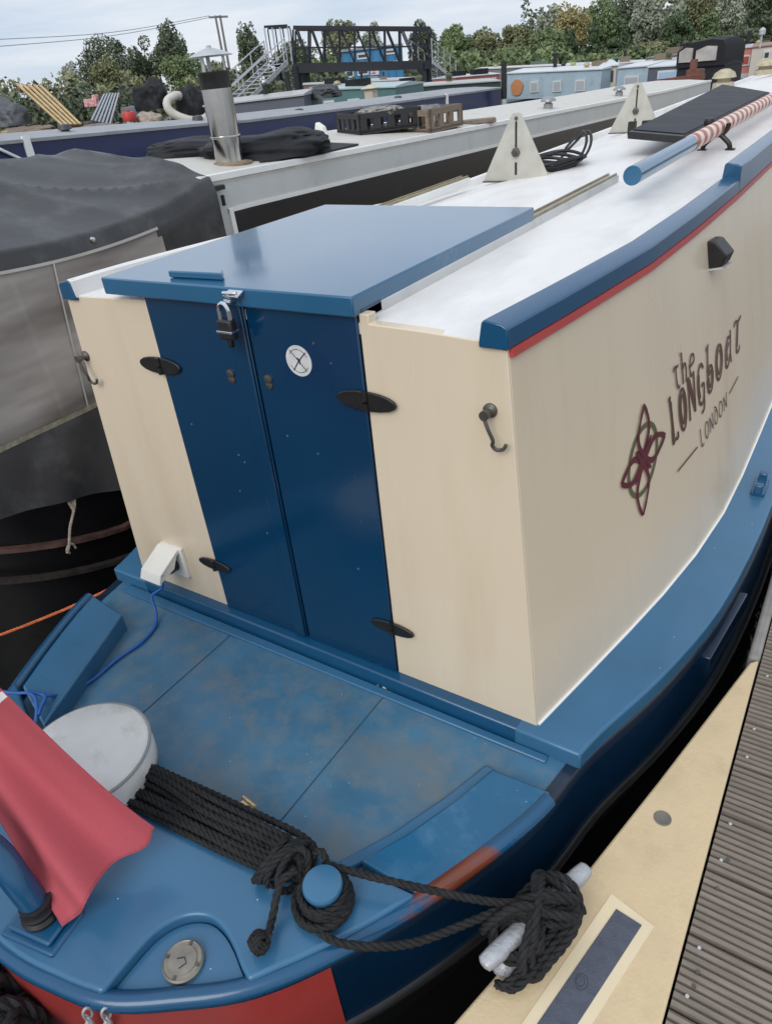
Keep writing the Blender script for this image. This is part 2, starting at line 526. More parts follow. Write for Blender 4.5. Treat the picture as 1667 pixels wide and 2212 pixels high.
def tag(o, label=None, cat=None, group=None, kind=None):
    if label: o['label'] = label
    if cat: o['category'] = cat
    if group: o['group'] = group
    if kind: o['kind'] = kind
    return o

def empty(name, loc, label=None, cat=None, group=None, rz=0.0, local=False):
    o = bpy.data.objects.new(name, None)
    o.empty_display_size = 0.1
    o.location = V(loc)
    o.rotation_euler = (0, 0, rz)
    scene.collection.objects.link(o)
    if not local:
        ORIG[o.name] = V(loc)
    return tag(o, label, cat, group)

def children(o):
    return [c for c in bpy.data.objects if c.parent == o]

def copy_tree(o, parent=None):
    c = o.copy()
    scene.collection.objects.link(c)
    if parent is not None: c.parent = parent
    for ch in children(o):
        copy_tree(ch, c)
    return c

# ------------------------------------------------------------------ setting: water, land
mb = MB()
mb.face([(-600, -60, 0), (600, -60, 0), (600, 900, 0), (-600, 900, 0)])
tag(mb.build('water', water_mat(), smooth=0), kind='structure')
land_m = mat('bank_earth', (0.06, 0.075, 0.03), 0.9, var=0.4, nscale=0.4)
mb = MB()
bank = [(-600, 52), (-60, 62), (-20, 70), (30, 60), (600, 40), (600, 1400), (-600, 1400)]
mb.prism([(x, y, -0.5) for x, y in bank], (0, 0, 1.0))
tag(mb.build('far_bank', land_m, smooth=0), kind='structure')
#@@PART2
# ------------------------------------------------------------------ the cream and blue narrowboat
boat = empty('narrowboat', (0, 0, 0), 'cream narrowboat with blue doors, blue sliding hatch and blue stern deck, moored beside the pontoon', 'narrowboat')
OUT = [(-1.085, 0.0), (-1.08, .07), (-1.068, .142), (-1.034, .279), (-.96, .40), (-.862, .524), (-.707, .643), (-.552, .731), (-.36, .82), (-.178, .888), (0, .912), (.26, 1.0), (.5, 1.062), (.7, 1.1), (1.02, 1.13), (1.42, 1.145), (2.5, 1.15), (14.0, 1.15), (15.5, .95), (17.2, .08)]
_d = catmull([(a, b, 0) for a, b in OUT], .006)
OY, OX = [], []
for q in _d:
    if not OY or q.x > OY[-1] + 1e-5:
        OY.append(q.x); OX.append(max(0.0, q.y))
_gy = np.linspace(-.9, 13.0, 2800)
_gx = np.interp(_gy, OY, OX)
_w = np.hanning(81); _w /= _w.sum()
_gs = np.convolve(np.pad(_gx, 40, mode='edge'), _w, mode='valid')
_bl = np.clip((_gy + .82) / .25, 0, 1)
_gx = _gx * (1 - _bl) + _gs * _bl
def half(y):
    if y < -.9 or y > 12.8: return float(np.interp(y, OY, OX))
    return float(np.interp(y, _gy, _gx))
BY, BX = [0, .22, .476, .683, .941, 1.247, 1.554, 2, 3, 16], [.78, .829, .885, .927, .969, 1.0, 1.01, 1.012, 1.012, 1.012]
TY, TX = [0, .271, .683, 1.123, 1.69, 2.5, 16], [.695, .731, .778, .796, .806, .806, .806]
def cab(y, z):
    b = float(np.interp(y, BY, BX)); t = float(np.interp(y, TY, TX))
    return b + (t - b) * (z - .6) / 1.02
def on_side(px, py):
    d = ray(px, py)
    lo, hi = 0.3, 9.0
    ts = np.linspace(lo, hi, 900)
    prev = None
    for t in ts:
        p = C0 + d * t
        g = p[0] - cab(p[1], p[2])
        if prev is not None and prev[1] > 0 >= g or prev is not None and prev[1] < 0 <= g:
            a, b = prev[0], t
            ga = prev[1]
            for _ in range(30):
                m_ = (a + b) / 2
                q = C0 + d * m_
                gm = q[0] - cab(q[1], q[2])
                if (gm > 0) == (ga > 0): a = m_
                else: b = m_
            return C0 + d * a
        prev = (t, g)
    return C0 + d * 3
def outline(ys, off=0.0, side=1):
    pts = []
    for y in ys:
        e = 0.004
        dx = (half(y + e) - half(y - e)) / (2 * e)
        n = Vector((1, -dx)).normalized()
        pts.append((side * (half(y) + n.x * off), y + n.y * off))
    return pts
def smooth_ys(y0, y1, n):
    return [y0 + (y1 - y0) * i / n for i in range(n + 1)]
STERN = sorted({round(-1.0845 + .9065 * (k / 44) ** 1.9, 4) for k in range(45)} | {-.552, -.707})
STERN_OLD = [-1.083, -1.08, -1.075, -1.068, -1.055, -1.034, -1.0, -.96, -.91, -.862, -.78, -.707, -.63, -.552, -.45, -.36, -.27, -.178]
def ring_xy(off, ys):
    r_ = outline(ys, off, 1)
    l_ = outline(ys, off, -1)
    return l_[::-1] + r_     # from left front round the stern to right front

# hull sides as lofted strips following the plan outline
HYS = STERN + [-.13, -.09, -.04, 0, .06, .13, .2, .26, .33, .4, .5, .6, .7, .85, 1.02, 1.2, 1.42, 1.8, 2.5, 4, 8, 14, 15.5, 16.6, 17.2]
def hull_strip(prof, name, m, ys=HYS, **kw):
    mb = MB()
    rings = []
    for off, z in prof:
        rings.append([(p[0], p[1], z) for p in ring_xy(off, ys)])
    mb.loft(rings, closed=False, caps=False)
    return mb.build(name, m, boat, smooth=50, **kw)
hull_strip([(-.03, .552), (0.0, .55), (.006, .535), (.008, .5), (.018, .40), (.028, .33)], 'hull_side', navy_hull)
hull_strip([(.026, .332), (.040, .326), (.044, .316), (.040, .306), (.026, .300), (.0, .20), (-.10, -.12)], 'lower_hull', black_hull)
# red painted band round the stern counter, 3 mm proud of the hull side
ysr = [y for y in STERN if y <= -.75] + [-.738]
hull_strip([(.0035, .549), (.011, .50), (.021, .40), (.0315, .332)], 'stern_band', red_band, ys=ysr)
# fitted plate let into the hull side below the gunwale
mb = MB()
for y0, y1, z0, z1, dz in ((.60, .98, .37, .47, .012),):
    pts = [(half(y) + .014 + dz, y, z) for y, z in ((y0, z0), (y1, z0), (y1, z1), (y0, z1))]
    mb.prism(pts, (-.02, 0, 0))
mb.build('side_plate', navy_hull, boat, bevel=.004)

# recessed deck floor
mb = MB()
fl = ring_xy(-.004, STERN + [-.09, -.002])
mb.plate(fl, .50, .548)
mb.build('deck_floor', blue_worn, boat, smooth=40)
# raised gunwale decks along the cabin (both sides) and the step across the bulkhead
for sd in (1, -1):
    ys = [-.04, .0, .06, .13, .2, .26, .33, .4, .5, .6, .7, .85, 1.02, 1.2, 1.42, 1.8, 2.5, 4, 8, 14]
    o_ = outline(ys, 0.002, sd)
    i_ = [(sd * (cab(max(y, 0), .6) - .05), y) for y in ys]
    mb = MB()
    mb.plate(o_ + i_[::-1], .50, .602)
    mb.build('side_deck', blue_deck, boat, smooth=40, bevel=.008, bseg=3)
mb = MB()
mb.plate([(-.74, -.038), (.74, -.038), (.74, .05), (-.74, .05)], .50, .6022)
mb.build('cabin_step', blue, boat, bevel=.006)
# lip strip along the foot of the step
mb = MB(); mb.plate([(-.83, -.082), (.83, -.066), (.83, -.042), (-.83, -.042)], .546, .556)
mb.build('drain_lip', blue_deck, boat, bevel=.004)

# raised rear deck with the cut-out round the filler
tear = [(.524, -.866), (.49, -.852), (.451, -.832), (.41, -.817), (.367, -.813), (.33, -.828), (.302, -.855), (.285, -.89), (.279, -.93), (.279, -1.034)]
right_arc = outline([-.552 - .014 * k for k in range(20)], -.003, 1)
left_arc = outline([y for y in STERN if y < -1.036][::-1], -.003, 1)
lf = outline([y for y in STERN if -1.0844 < y < -.56], -.003, -1)
front = [(-.5, -.672), (-.3, -.655), (-.076, -.633), (.2, -.612), (.432, -.592), (.56, -.566)]
tear = [(q.x, q.y) for q in catmull([(a, b, 0) for a, b in tear], .012)]
poly = right_arc + tear + left_arc + lf + front
mb = MB(); mb.plate(poly, .50, .602)
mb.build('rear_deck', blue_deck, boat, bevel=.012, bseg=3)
mb = MB()
tp = [tear[0]] + [(p[0], p[1]) for p in tear[1:-1]] + [tear[-1]] + outline([-1.03, -1.01, -.985, -.96, -.935, -.91, -.885], -.006, 1) + [(.519, -.868)]
cx_, cy_ = .38, -.93
mb.plate([(cx_ + (p[0] - cx_) * .985, cy_ + (p[1] - cy_) * .985) for p in tp], .50, .574)
mb.build('filler_well', blue_deck, boat, bevel=.004)
# filler cap
fc = zp(395, 2075, .585)
mb = MB(); mb.lathe(fc, [(.0, -.012), (.042, -.012), (.0435, -.002), (.040, .002), (.0385, .0005), (.031, .0005), (.0297, .003), (.0, .003)], 36)
cap = mb.build('filler_cap', mat('dull_bronze', (.27, .25, .21), .5, metal=.55, var=.25, nscale=30), boat)
for k in range(4):
    a = k * math.pi / 2 + .3
    mb = MB()
    mb.lathe((fc[0] + 0.0348 * math.cos(a), fc[1] + .0348 * math.sin(a), fc[2]), [(0, 0), (.004, .0), (.004, .003), (0, .003)], 10)
    mb.build('screw', iron, cap)
mb = MB()
mb.ribbon([(fc[0] - .012, fc[1] - .004, fc[2] + .0036), (fc[0] + .0, fc[1] + .006, fc[2] + .0036), (fc[0] + .012, fc[1] + .0, fc[2] + .0036), (fc[0] + .006, fc[1] - .016, fc[2] + .0036)], (0, 0, 1), .003)
mb.build('cap_mark', dark_seam, cap, recalc=False)
# rim pipe round the stern with a rubbed rusty stretch
mb = MB()
for_r = ring_xy(.0, STERN)
mb.tube([(p[0], p[1], .572) for p in for_r], .021, 10)
mb.build('stern_rim', rim_mat(), boat)
# side lockers either side of the stern deck
mb = MB()
ro = outline([-.545, -.45, -.36, -.27, -.164], -.003, 1)
mb.plate(ro + [(.728, -.169), (.69, -.29), (.63, -.43), (.57, -.54)], .52, .586)
mb.build('side_locker', mat('blue_gloss_locker', (.008, .105, .22), .2, var=.08, nscale=5, coat=.3, speck=(.3, .45, .55), speck_amt=.05, speck_scale=30, bump=.03, bscale=10, dirt=(.045, .16, .285), dirt_lo=.5, dirt_hi=.7, dirt_scale=9), boat, bevel=.006)
mb = MB()
mb.plate([(.728, -.15), (.69, -.29), (.63, -.43), (.55, -.56), (.515, -.56), (.59, -.43), (.655, -.28), (.70, -.15)], .54, .565)
mb.build('locker_lip', blue_deck, boat, bevel=.006)
mb = MB()
lo = outline([-.62, -.5, -.4, -.3, -.205], -.05, -1)
mb.plate(lo + [(-.638, -.216), (-.56, -.40), (-.498, -.541), (-.45, -.66)], .52, .612)
mb.build('side_locker', blue_deck, boat, bevel=.006)
# seams of the lift-out engine hatch boards
mb = MB()
def seam(a, b, w=.0028):
    pa, pb = zp(*a, .5495), zp(*b, .5495)
    mb.ribbon([pa, pb], (0, 0, 1), w)
seam((832, 1500), (597, 1784)); seam((500, 1370), (280, 1565)); seam((300, 1640), (597, 1784)); seam((535, 1358), (825, 1490))
mb.build('hatch_seam', dark_seam, boat, recalc=False)
# finger ring, brass hinge, corroded patch and vent pin on the deck boards
mb = MB()
h = V(zp(535, 1742, .555))
mb.box(h, (.045, .026, .012), rz=-.15); mb.tube([h + Vector((-.025, .012, .008)), h + Vector((.025, .005, .008))], .006, 8)
mb.build('deck_hinge', mat('worn_brass_hinge', (.62, .45, .26), .4, metal=.5, var=.4, nscale=60), boat, bevel=.002)
mb = MB()
h = V(zp(303, 1612, .565))
mb.tube([h + Vector((-.02, .006, .0)), h + Vector((.015, -.004, .0))], .007, 8); mb.box(h + Vector((.004, 0, -.008)), (.03, .02, .008))
mb.build('deck_latch', iron, boat, bevel=.002)
mb = MB()
for k in range(14):
    h = V(zp(832 + random.gauss(0, 9), 1493 + random.gauss(0, 8), .552))
    mb.lathe(h, [(0, -.003), (.006 * random.uniform(.4, 1), -.003), (.004 * random.uniform(.4, 1), .003), (0, .004)], 7)
mb.build('flaked_filler', mat('flaked_grey', (.42, .4, .38), .9, var=.4, nscale=80), boat)

# bollard
bx, by = .572, -.664
mb = MB()
mb.lathe((bx, by, .60), [(.0, -.03), (.040, -.03), (.038, .06), (.039, .066), (.0425, .07), (.0435, .078), (.041, .083), (.032, .0855), (.0, .087)], 32)
mb.build('bollard', blue_deck, boat)
# rudder tube, base and tiller neck
tx, ty = .06, -1.0
mb = MB()
mb.box((tx - .01, ty - .01, .604), (.15, .10, .012), rz=.2); mb.box((tx - .01, ty - .01, .616), (.12, .075, .012), rz=.2)
mb.build('rudder_base', blue, boat, bevel=.012, bseg=3)
mb = MB(); mb.lathe((tx - .015, ty, .622), [(0, 0), (.04, 0), (.042, .01), (.036, .018), (.038, .028), (.033, .036), (.034, .05), (0, .05)], 28)
mb.build('rudder_collar', black_metal, boat)
mb = MB()
mb.tube(catmull([(tx - .02, ty, .655), (tx - .045, ty, .73), (tx - .09, ty + .002, .80), (tx - .17, ty - .03, .87), (tx - .3, ty - .09, .91), (tx - .6, ty - .22, .95), (-1.0, -1.4, .99)], .02), .03, 16)
mb.build('tiller', blue, boat)

# ---- cabin shell
def drop(y): return -.15 * min(1, max(0, y / 2.2)) ** 1.2     # the far roof edge falls away forward
def rng_(a, b, n): return [a + (b - a) * i / n for i in range(n + 1)]
CYS = [.003, .1, .22, .35, .476, .58, .683, .8, .941, 1.09, 1.247, 1.4, 1.554, 1.75, 2, 2.5, 3, 5, 9, 14]
for sd in (1, -1):
    mb = MB()
    dz_ = (lambda y, z: z + drop(y) * max(0, (z - 1.1) / .532)) if sd < 0 else (lambda y, z: z)
    rings = [[(sd * cab(y, z), y, dz_(y, z)) for z in (.55, .8, 1.1, 1.4, 1.632)] + [(sd * (cab(y, z) - .03), y, dz_(y, z)) for z in (1.632, 1.4, 1.1, .8, .55)] for y in CYS]
    mb.loft(rings)
    mb.build('cabin_side', cream, boat, smooth=30, bevel=.002)
DL, DR = -.347, .347
mb = MB()
mb.prism([(-.7835, -.002, .555), (DL, -.002, .56), (DL, -.002, 1.6515), (-.64, -.002, 1.6415), (-.694, -.002, 1.628)], (0, .03, 0))
mb.build('bulkhead', cream, boat, bevel=.002)
mb = MB()
mb.prism([(.7835, -.002, .555), (DR, -.002, .56), (DR, -.002, 1.672), (.372, -.002, 1.672), (.372, -.002, 1.6515), (.5, -.002, 1.6485), (.64, -.002, 1.6418), (.694, -.002, 1.626)], (0, .03, 0))
mb.build('bulkhead', cream, boat, bevel=.002)
# roof skin
mb = MB()
def roof_z(u, y=0): return 1.643 + .012 * (1 - u * u) + (drop(y) * max(0, -u) ** 1.5)
rings = []
for y in [.0005] + CYS[1:]:
    t = float(np.interp(y, TY, TX)) - .05
    us = [-1, -.75, -.5, -.25, 0, .25, .5, .75, 1]
    rings.append([(u * t, y, roof_z(u, y)) for u in us] + [(u * t, y, roof_z(u, y) - .025) for u in us[::-1]])
mb.loft(rings)
mb.build('roof', white_roof, boat, smooth=30)
# handrails with the red line under them (a second, higher length begins 1.2 m forward)
for sd in (1, -1):
    for seg_i, (ys, dz) in enumerate((([-.012, 0, .1, .22, .35, .476, .58, .683, .8, .95, 1.1, 1.25, 1.4, 1.55, 1.70], 0.0), ([1.685, 1.85, 2, 2.5, 4, 8, 14], .042))):
        mb = MB()
        rings = []
        for y in ys:
            t = float(np.interp(y, TY, TX))
            if sd < 0: dz = drop(y)
            rings.append([(sd * (t + .006), y, 1.632 + min(0, dz)), (sd * (t + .004), y, 1.674 + dz), (sd * (t - .008), y, 1.682 + dz), (sd * (t - .046), y, 1.688 + dz), (sd * (t - .052), y, 1.682 + dz), (sd * (t - .058), y, 1.642 + min(0, dz)), (sd * (t - .058), y, 1.632 + min(0, dz))])
        mb.loft(rings)
        mb.build('handrail', blue, boat, smooth=35, bevel=.003)
mb = MB()
rings = []
for y in [.004, .1, .22, .35, .476, .58, .683, .8, .95, 1.1, 1.25, 1.4, 1.69, 2, 2.5, 4, 8, 14]:
    t = float(np.interp(y, TY, TX))
    rings.append([(t + .0085, y, 1.613), (t + .0075, y, 1.631), (t - .012, y, 1.631), (t - .004, y, 1.613)])
mb.loft(rings)
mb.build('coach_line', red_line, boat, smooth=0)
# the far handrail's inner face is painted white with the roof
mb = MB()
rings = []
for y in [-.009, .1, .22, .35, .476, .58, .683, .8, .95, 1.1, 1.4, 1.69, 2, 2.5, 4, 8, 14]:
    t = float(np.interp(y, TY, TX)); dz = drop(y)
    rings.append([(-(t - .040), y, 1.690 + dz), (-(t - .0545), y, 1.6845 + dz), (-(t - .0605), y, 1.640 + dz), (-(t - .050), y, 1.66 + dz)])
mb.loft(rings)
mb.build('rail_flange', white_roof, boat, smooth=0)
# white bead where the cabin side meets the deck
mb = MB()
mb.tube([(cab(y, .605) + .002, y, .605) for y in CYS], .005, 6)
mb.build('foot_bead', white_line, boat)

# ---- sliding hatch and its runners
mb = MB()
mb.prism([(-.47, -.03, 1.712), (.349, -.022, 1.714), (.349, .965, 1.714), (-.47, .985, 1.714)], (0, 0, -.045))
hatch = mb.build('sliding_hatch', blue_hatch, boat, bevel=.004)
mb = MB()
hp = [V(zp(464, 594, 1.716)), V(zp(590, 598, 1.716)), V(zp(575, 578, 1.716)), V(zp(470, 573, 1.716))]
hp = [(-.245, .01), (-.063, .02), (-.088, .05), (-.225, .045)]
mb.prism([(x, y, 1.713) for x, y in hp], (0, 0, .018))
mb.build('hatch_handle', blue_hatch, hatch, bevel=.004)
for sd in (1, -1):
    mb = MB()
    x0 = sd * .325
    mb.box((x0, .92, 1.662), (.05, 1.80, .03)); 
    ru = mb.build('hatch_runner', alu if sd > 0 else white_line, boat, bevel=.003)
    mb = MB()
    mb.box((x0 - .016, .92, 1.679), (.006, 1.796, .012)); mb.box((x0 + .014, .92, 1.679), (.006, 1.796, .012))
    mb.build('guide_strip', brassy, ru)

# ---- doors
DZ0, DZ1 = .605, 1.672
GAP = .012
for sd, x0, x1 in ((-1, DL + .004, GAP - .003), (1, GAP + .004, DR - .004)):
    mb = MB()
    mb.box(((x0 + x1) / 2, .004, (DZ0 + DZ1) / 2), (x1 - x0, .022, DZ1 - DZ0))
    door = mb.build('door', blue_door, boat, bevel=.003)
    mb = MB()
    if sd < 0:
        mb.box((GAP - .028, -.0105, (DZ0 + DZ1) / 2), (.044, .009, DZ1 - DZ0 - .006))
        mb.build('cover_strip', blue_door, door, bevel=.003)
    # escutcheon
    mb = MB()
    ec = (-.077, -.007, 1.476) if sd < 0 else (.052, -.007, 1.478)
    mb.lathe((ec[0], ec[1], ec[2] + .007), [(0, 0), (.0125, 0), (.012, .005), (.006, .007), (0, .007)], 18, 'Y')
    mb.lathe((ec[0], ec[1], ec[2] - .009), [(0, 0), (.011, 0), (.0105, .004), (.005, .006), (0, .006)], 18, 'Y')
    mb.build('escutcheon', iron, door)
    for hz, hw, hh in ((1.472, .083, .024), (.78, .072, .02)):
        hx = DL if sd < 0 else DR
        mb = MB()
        for s2 in (-1, 1):
            pts = [(hx + s2 * .006, -.0075, hz - hh)]
            for k in range(9):
                a = -math.pi / 2 + math.pi * k / 8
                pts.append((hx + s2 * (.006 + (hw - .006) * math.cos(a) ** .9 if k not in (0, 8) else .006 + .012), -.0075, hz + hh * math.sin(a)))
            pts.append((hx + s2 * .006, -.0075, hz + hh))
            mb.prism(pts, (0, -.007, 0))
        hinge = mb.build('hinge', black_metal, door, bevel=.0025)
        mb = MB()
        mb.tube([(hx, -.014, hz - hh), (hx, -.014, hz - .004)], .0075, 10)
        mb.tube([(hx, -.014, hz + .002), (hx, -.014, hz + hh)], .0075, 10)
        mb.build('hinge_pin', black_metal, hinge)
    rv = None
    for k in range(5):
        bxk = x0 + .05 + (x1 - x0 - .1) * random.random()
        mb = MB()
        mb.lathe((bxk, -.007, .7 + .9 * random.random()), [(0, 0), (.0035, 0), (.002, .002), (0, .002)], 8, 'Y')
        mb.build('rivet', mat('dull_rivet', (.05, .09, .15), .5, var=.3), door)
    if sd > 0:
        sc = at(645, 780, 1, -.0085)
        mb = MB(); mb.lathe((sc[0], -.007, sc[2]), [(0, 0), (.0385, 0), (.0385, .0012), (0, .0012)], 36, 'Y')
        st = mb.build('round_sticker', mat('faded_sticker', (.62, .61, .6), .5, var=.1, nscale=40), door)
        mb = MB()
        def sk(pts, w=.0022): mb.ribbon([(sc[0] + x * .0385, -.0088, sc[2] + y * .0385) for x, y in pts], (0, -1, 0), w)
        sk([(-.62, .66), (0, 0), (.55, -.6)]); sk([(-.5, -.66), (0, 0), (.62, .6)], .003); sk([(-.1, .2), (.1, .05), (.05, -.2)], .004)
        sk([(math.cos(a) * .75, math.sin(a) * .75) for a in rng_(.4, 2.6, 8)], .0014); sk([(math.cos(a) * .75, math.sin(a) * .75) for a in rng_(3.6, 5.8, 8)], .0014)
        mb.build('sticker_mark', dark_seam, st, recalc=False)
# dark rebate behind the door gaps
mb = MB(); mb.box((0, .022, 1.14), (.694, .006, 1.06))
mb.build('door_rebate', mat('rebate_dark', (.004, .008, .014), .8), boat)
mb = MB(); mb.box((0, .045, 1.668), (.70, .08, .024))
mb.build('door_head', blue_door, boat)

# hatch hasp
mb = MB()
hs = at(492, 640, 1, -.045)
mb.box((hs[0] + .012, -.038, hs[2] + .004), (.046, .026, .006), rx=.35)
mb.box((hs[0] - .005, -.03, hs[2] - .012), (.022, .034, .008))
mb.tube([(hs[0] + .03, -.045, hs[2] + .008), (hs[0] - .01, -.05, hs[2] + .008)], .005, 8)
mb.build('hasp', chrome, boat, bevel=.0015)

# cabin hooks
def cabin_hook(px, py, flip):
    c = V(at(px, py, 1, 0))
    mb = MB()
    mb.lathe((c.x, -.0, c.z), [(0, 0), (.016, 0), (.016, .006), (.008, .012), (.007, .03), (0, .03)], 18, 'Y')
    hk = mb.build('cabin_hook', iron, boat)
    mb = MB()
    s = flip
    pts = [(c.x - .004, -.03, c.z), (c.x + s * .008, -.033, c.z - .028), (c.x + s * .018, -.03, c.z - .055), (c.x + s * .014, -.026, c.z - .068), (c.x + s * .022, -.022, c.z - .079), (c.x + s * .036, -.02, c.z - .076), (c.x + s * .043, -.02, c.z - .064)]
    mb.tube(catmull(pts, .004), .0042, 8)
    mb.lathe((c.x, -.024, c.z), [(0, 0), (.011, 0), (.011, .012), (0, .012)], 12, 'Y')
    mb.build('hook_arm', iron, hk)
cabin_hook(1060, 885, 1)
cabin_hook(188, 768, 1)
# shore-power socket with its lid lifted
so = V((-.565, 0, .735))
mb = MB(); mb.box((so.x + .012, -.008, so.z), (.105, .016, .125))
sk_ = mb.build('power_socket', white_plastic, boat, bevel=.004)
mb = MB()
mb.prism([(so.x - .045, -.016, so.z + .06), (so.x - .045, -.11, so.z + .012), (so.x - .045, -.125, so.z - .02), (so.x - .045, -.117, so.z - .025), (so.x - .045, -.1, so.z + .0), (so.x - .045, -.016, so.z + .045)], (.098, 0, 0))
mb.prism([(so.x - .045, -.016, so.z + .06), (so.x - .045, -.11, so.z + .012), (so.x - .045, -.125, so.z - .02), (so.x - .045, -.05, so.z - .0)], (.004, 0, 0))
mb.prism([(so.x + .049, -.016, so.z + .06), (so.x + .049, -.11, so.z + .012), (so.x + .049, -.125, so.z - .02), (so.x + .049, -.05, so.z - .0)], (.004, 0, 0))
mb.build('socket_lid', white_plastic, sk_, bevel=.003)
mb = MB(); mb.lathe((so.x + .005, -.016, so.z - .012), [(0, 0), (.03, 0), (.028, .03), (0, .03)], 20, 'Y')
mb.build('socket_plug', black_metal, sk_)

# lamp on the cabin side
p0, p1 = on_side(1528, 520), on_side(1528, 585)
yl = (p0[1] + p1[1]) / 2
lz0, lz1 = p1[2], p0[2]
mb = MB()
xs = cab(yl, (lz0 + lz1) / 2)
prof = [(xs - .01, yl, lz1), (xs + .015, yl, lz1), (xs + .055, yl, lz0 + .045), (xs + .045, yl, lz0 + .012), (xs + .012, yl, lz0)]
prof.append((xs - .005, yl, lz0))
mb.prism(prof, (.009, .078, 0))
lamp = mb.build('deck_lamp', black_metal, boat, bevel=.004)
mb = MB(); mb.prism([(xs + .0, yl - .004, lz0 - .004), (xs + .05, yl - .004, lz0 + .006), (xs + .06, yl + .082, lz0 + .006), (xs + .012, yl + .082, lz0 - .004)], (0, 0, .006))
mb.build('lamp_lens', mat('lamp_lens', (.5, .5, .48), .2, coat=.4), lamp)

# ---- signwriting on the cabin side
def quad(bl, tl, tr, br):
    def f(u, v):
        x = (bl[0] * (1 - u) + br[0] * u) * (1 - v) + (tl[0] * (1 - u) + tr[0] * u) * v
        y = (bl[1] * (1 - u) + br[1] * u) * (1 - v) + (tl[1] * (1 - u) + tr[1] * u) * v
        return V(on_side(x, y))
    return f
SN = (cab(.8, 1.1) * 0 + .97, -.16, .14)
def arc(cx, cy, rx, ry, a0, a1, n=12):
    return [(cx + rx * math.cos(math.radians(a0 + (a1 - a0) * i / n)), cy + ry * math.sin(math.radians(a0 + (a1 - a0) * i / n))) for i in range(n + 1)]
GL = {
 't': [[(.05, .72), (.25, .86), (.5, .84), (.8, .86)], [(.42, .84), (.33, .5), (.36, .2), (.52, .03), (.75, .1)]],
 'h': [[(.18, 1.25), (.2, .0)], [(.2, .55), (.45, .75), (.68, .68), (.76, .4), (.72, .0)], [(.06, 1.2), (.18, 1.25)]],
 'e': [[(.2, .45), (.55, .5), (.82, .6), (.7, .86), (.42, .88), (.2, .55), (.25, .18), (.5, .02), (.8, .14)]],
 'L': [[(.2, 1.0), (.28, .5), (.24, .04), (.5, .06), (.85, .0)], [(.08, .98), (.34, 1.0)], [(.3, .9), (.36, .12)], [(.85, 0), (.88, .14)]],
 'O': [arc(.5, .45, .40, .45, 90, 450, 24), arc(.5, .47, .24, .32, 100, 440, 20)],
 'N': [[(.14, .0), (.16, .95)], [(.05, .95), (.3, .95)], [(.18, .92), (.82, .05)], [(.28, .92), (.86, .18)], [(.84, .98), (.84, .04)]],
 'G': [[(.85, .8), (.6, .95), (.3, .85), (.14, .5), (.25, .12), (.55, .0), (.82, .1), (.84, .42), (.56, .42)], [(.3, .75), (.26, .45), (.36, .18)], [(.84, .2), (.8, -.15), (.5, -.22)]],
 'B': [[(.3, 1.2), (.24, .6), (.24, .05)], arc(.52, .32, .34, .33, 150, -190, 18), arc(.52, .33, .2, .2, 150, -200, 12), [(.14, 1.12), (.42, 1.22)]],
 'A': [[(.8, .72), (.5, .8), (.2, .5), (.25, .1), (.52, .02), (.8, .3)], [(.78, .95), (.8, .3), (.92, .0)], [(.6, .66), (.36, .46), (.42, .18)]],
 'T': [[(.08, .9), (.3, 1.0), (.6, .92), (.92, 1.0)], [(.5, .94), (.42, .45), (.48, .08), (.75, .02), (.88, .14)], [(.58, .92), (.54, .2)]],
 'o': [arc(.5, .45, .38, .45, 90, 450, 16)], 'n': [[(.15, 0), (.15, .9)], [(.15, .85), (.8, .05)], [(.8, .95), (.8, 0)]], 'd': [arc(.48, .4, .36, .4, 60, 420, 16), [(.84, .5), (.55, .95), (.25, 1.05)]], 'l': [[(.2, 1), (.24, .04), (.8, 0)]],
}
def write(word, f, w, name, parent, wmul=None):
    mb = MB()
    n = len(word)
    for i, ch in enumerate(word):
        for st in GL[ch]:
            dense = catmull([(x, y, 0) for x, y in st], .06)
            pts = [f((i + .06 + .88 * p.x) / n, p.y) for p in dense]
            mb.ribbon(pts, SN, w, lift=.0035)
    return mb.build(name, text_m, parent, recalc=False, smooth=0)
sign = write('LONGBOAT', quad((1447, 968), (1438, 866), (1600, 679), (1598, 751)), .0115, 'sign_lettering', boat)
write('the', quad((1456, 846), (1448, 790), (1500, 755), (1498, 806)), .009, 'small_lettering', sign)
write('lOndOn'.replace('O', 'o'), quad((1511, 968), (1507, 930), (1568, 842), (1569, 876)), .0058, 'small_lettering', sign)
for a, b in (((1461, 1018), (1504, 965)), ((1573, 850), (1592, 813))):
    mb = MB()
    mb.ribbon([V(on_side(a[0] + (b[0] - a[0]) * t, a[1] + (b[1] - a[1]) * t)) for t in rng_(0, 1, 6)], SN, .006, lift=.0035)
    mb.build('sign_rule', text_m, sign, recalc=False, smooth=0)
# knotwork emblem
def emb(u, v): return V(on_side(1386 + 46 * u + 1.0 * v, 993 - 52 * u - 117 * v))
mb = MB()
ringp = [emb(x, y) for x, y in arc(0, 0, .66, .60, 0, 360, 48)]
mb.ribbon(ringp, SN, .015, lift=.003)
mb.build('emblem_ring', emb_green, sign, recalc=False, smooth=0)
mb = MB()
def petal(ax, ay, sx, w):
    for s_ in (-1, 1):
        c = [(.34 * s_, -.30, 0), (.10 * s_, -.02, 0), (-.16 * s_, .28, 0), (-.25 * s_, .52, 0), (-.15 * s_, .80, 0), (0, 1.02, 0)]
        d = catmull(c, .06)
        pts = [emb(q.x * sx * ay + q.y * ax, q.y * ay - q.x * sx * ax) for q in d]
        n_ = len(pts)
        mb.ribbon(pts, SN, [w * (.7 + .6 * math.sin(math.pi * min(1, (k + 1) / n_)) + (.25 if k > n_ * .8 else 0)) for k in range(n_)], lift=.0045 + .0006 * s_)
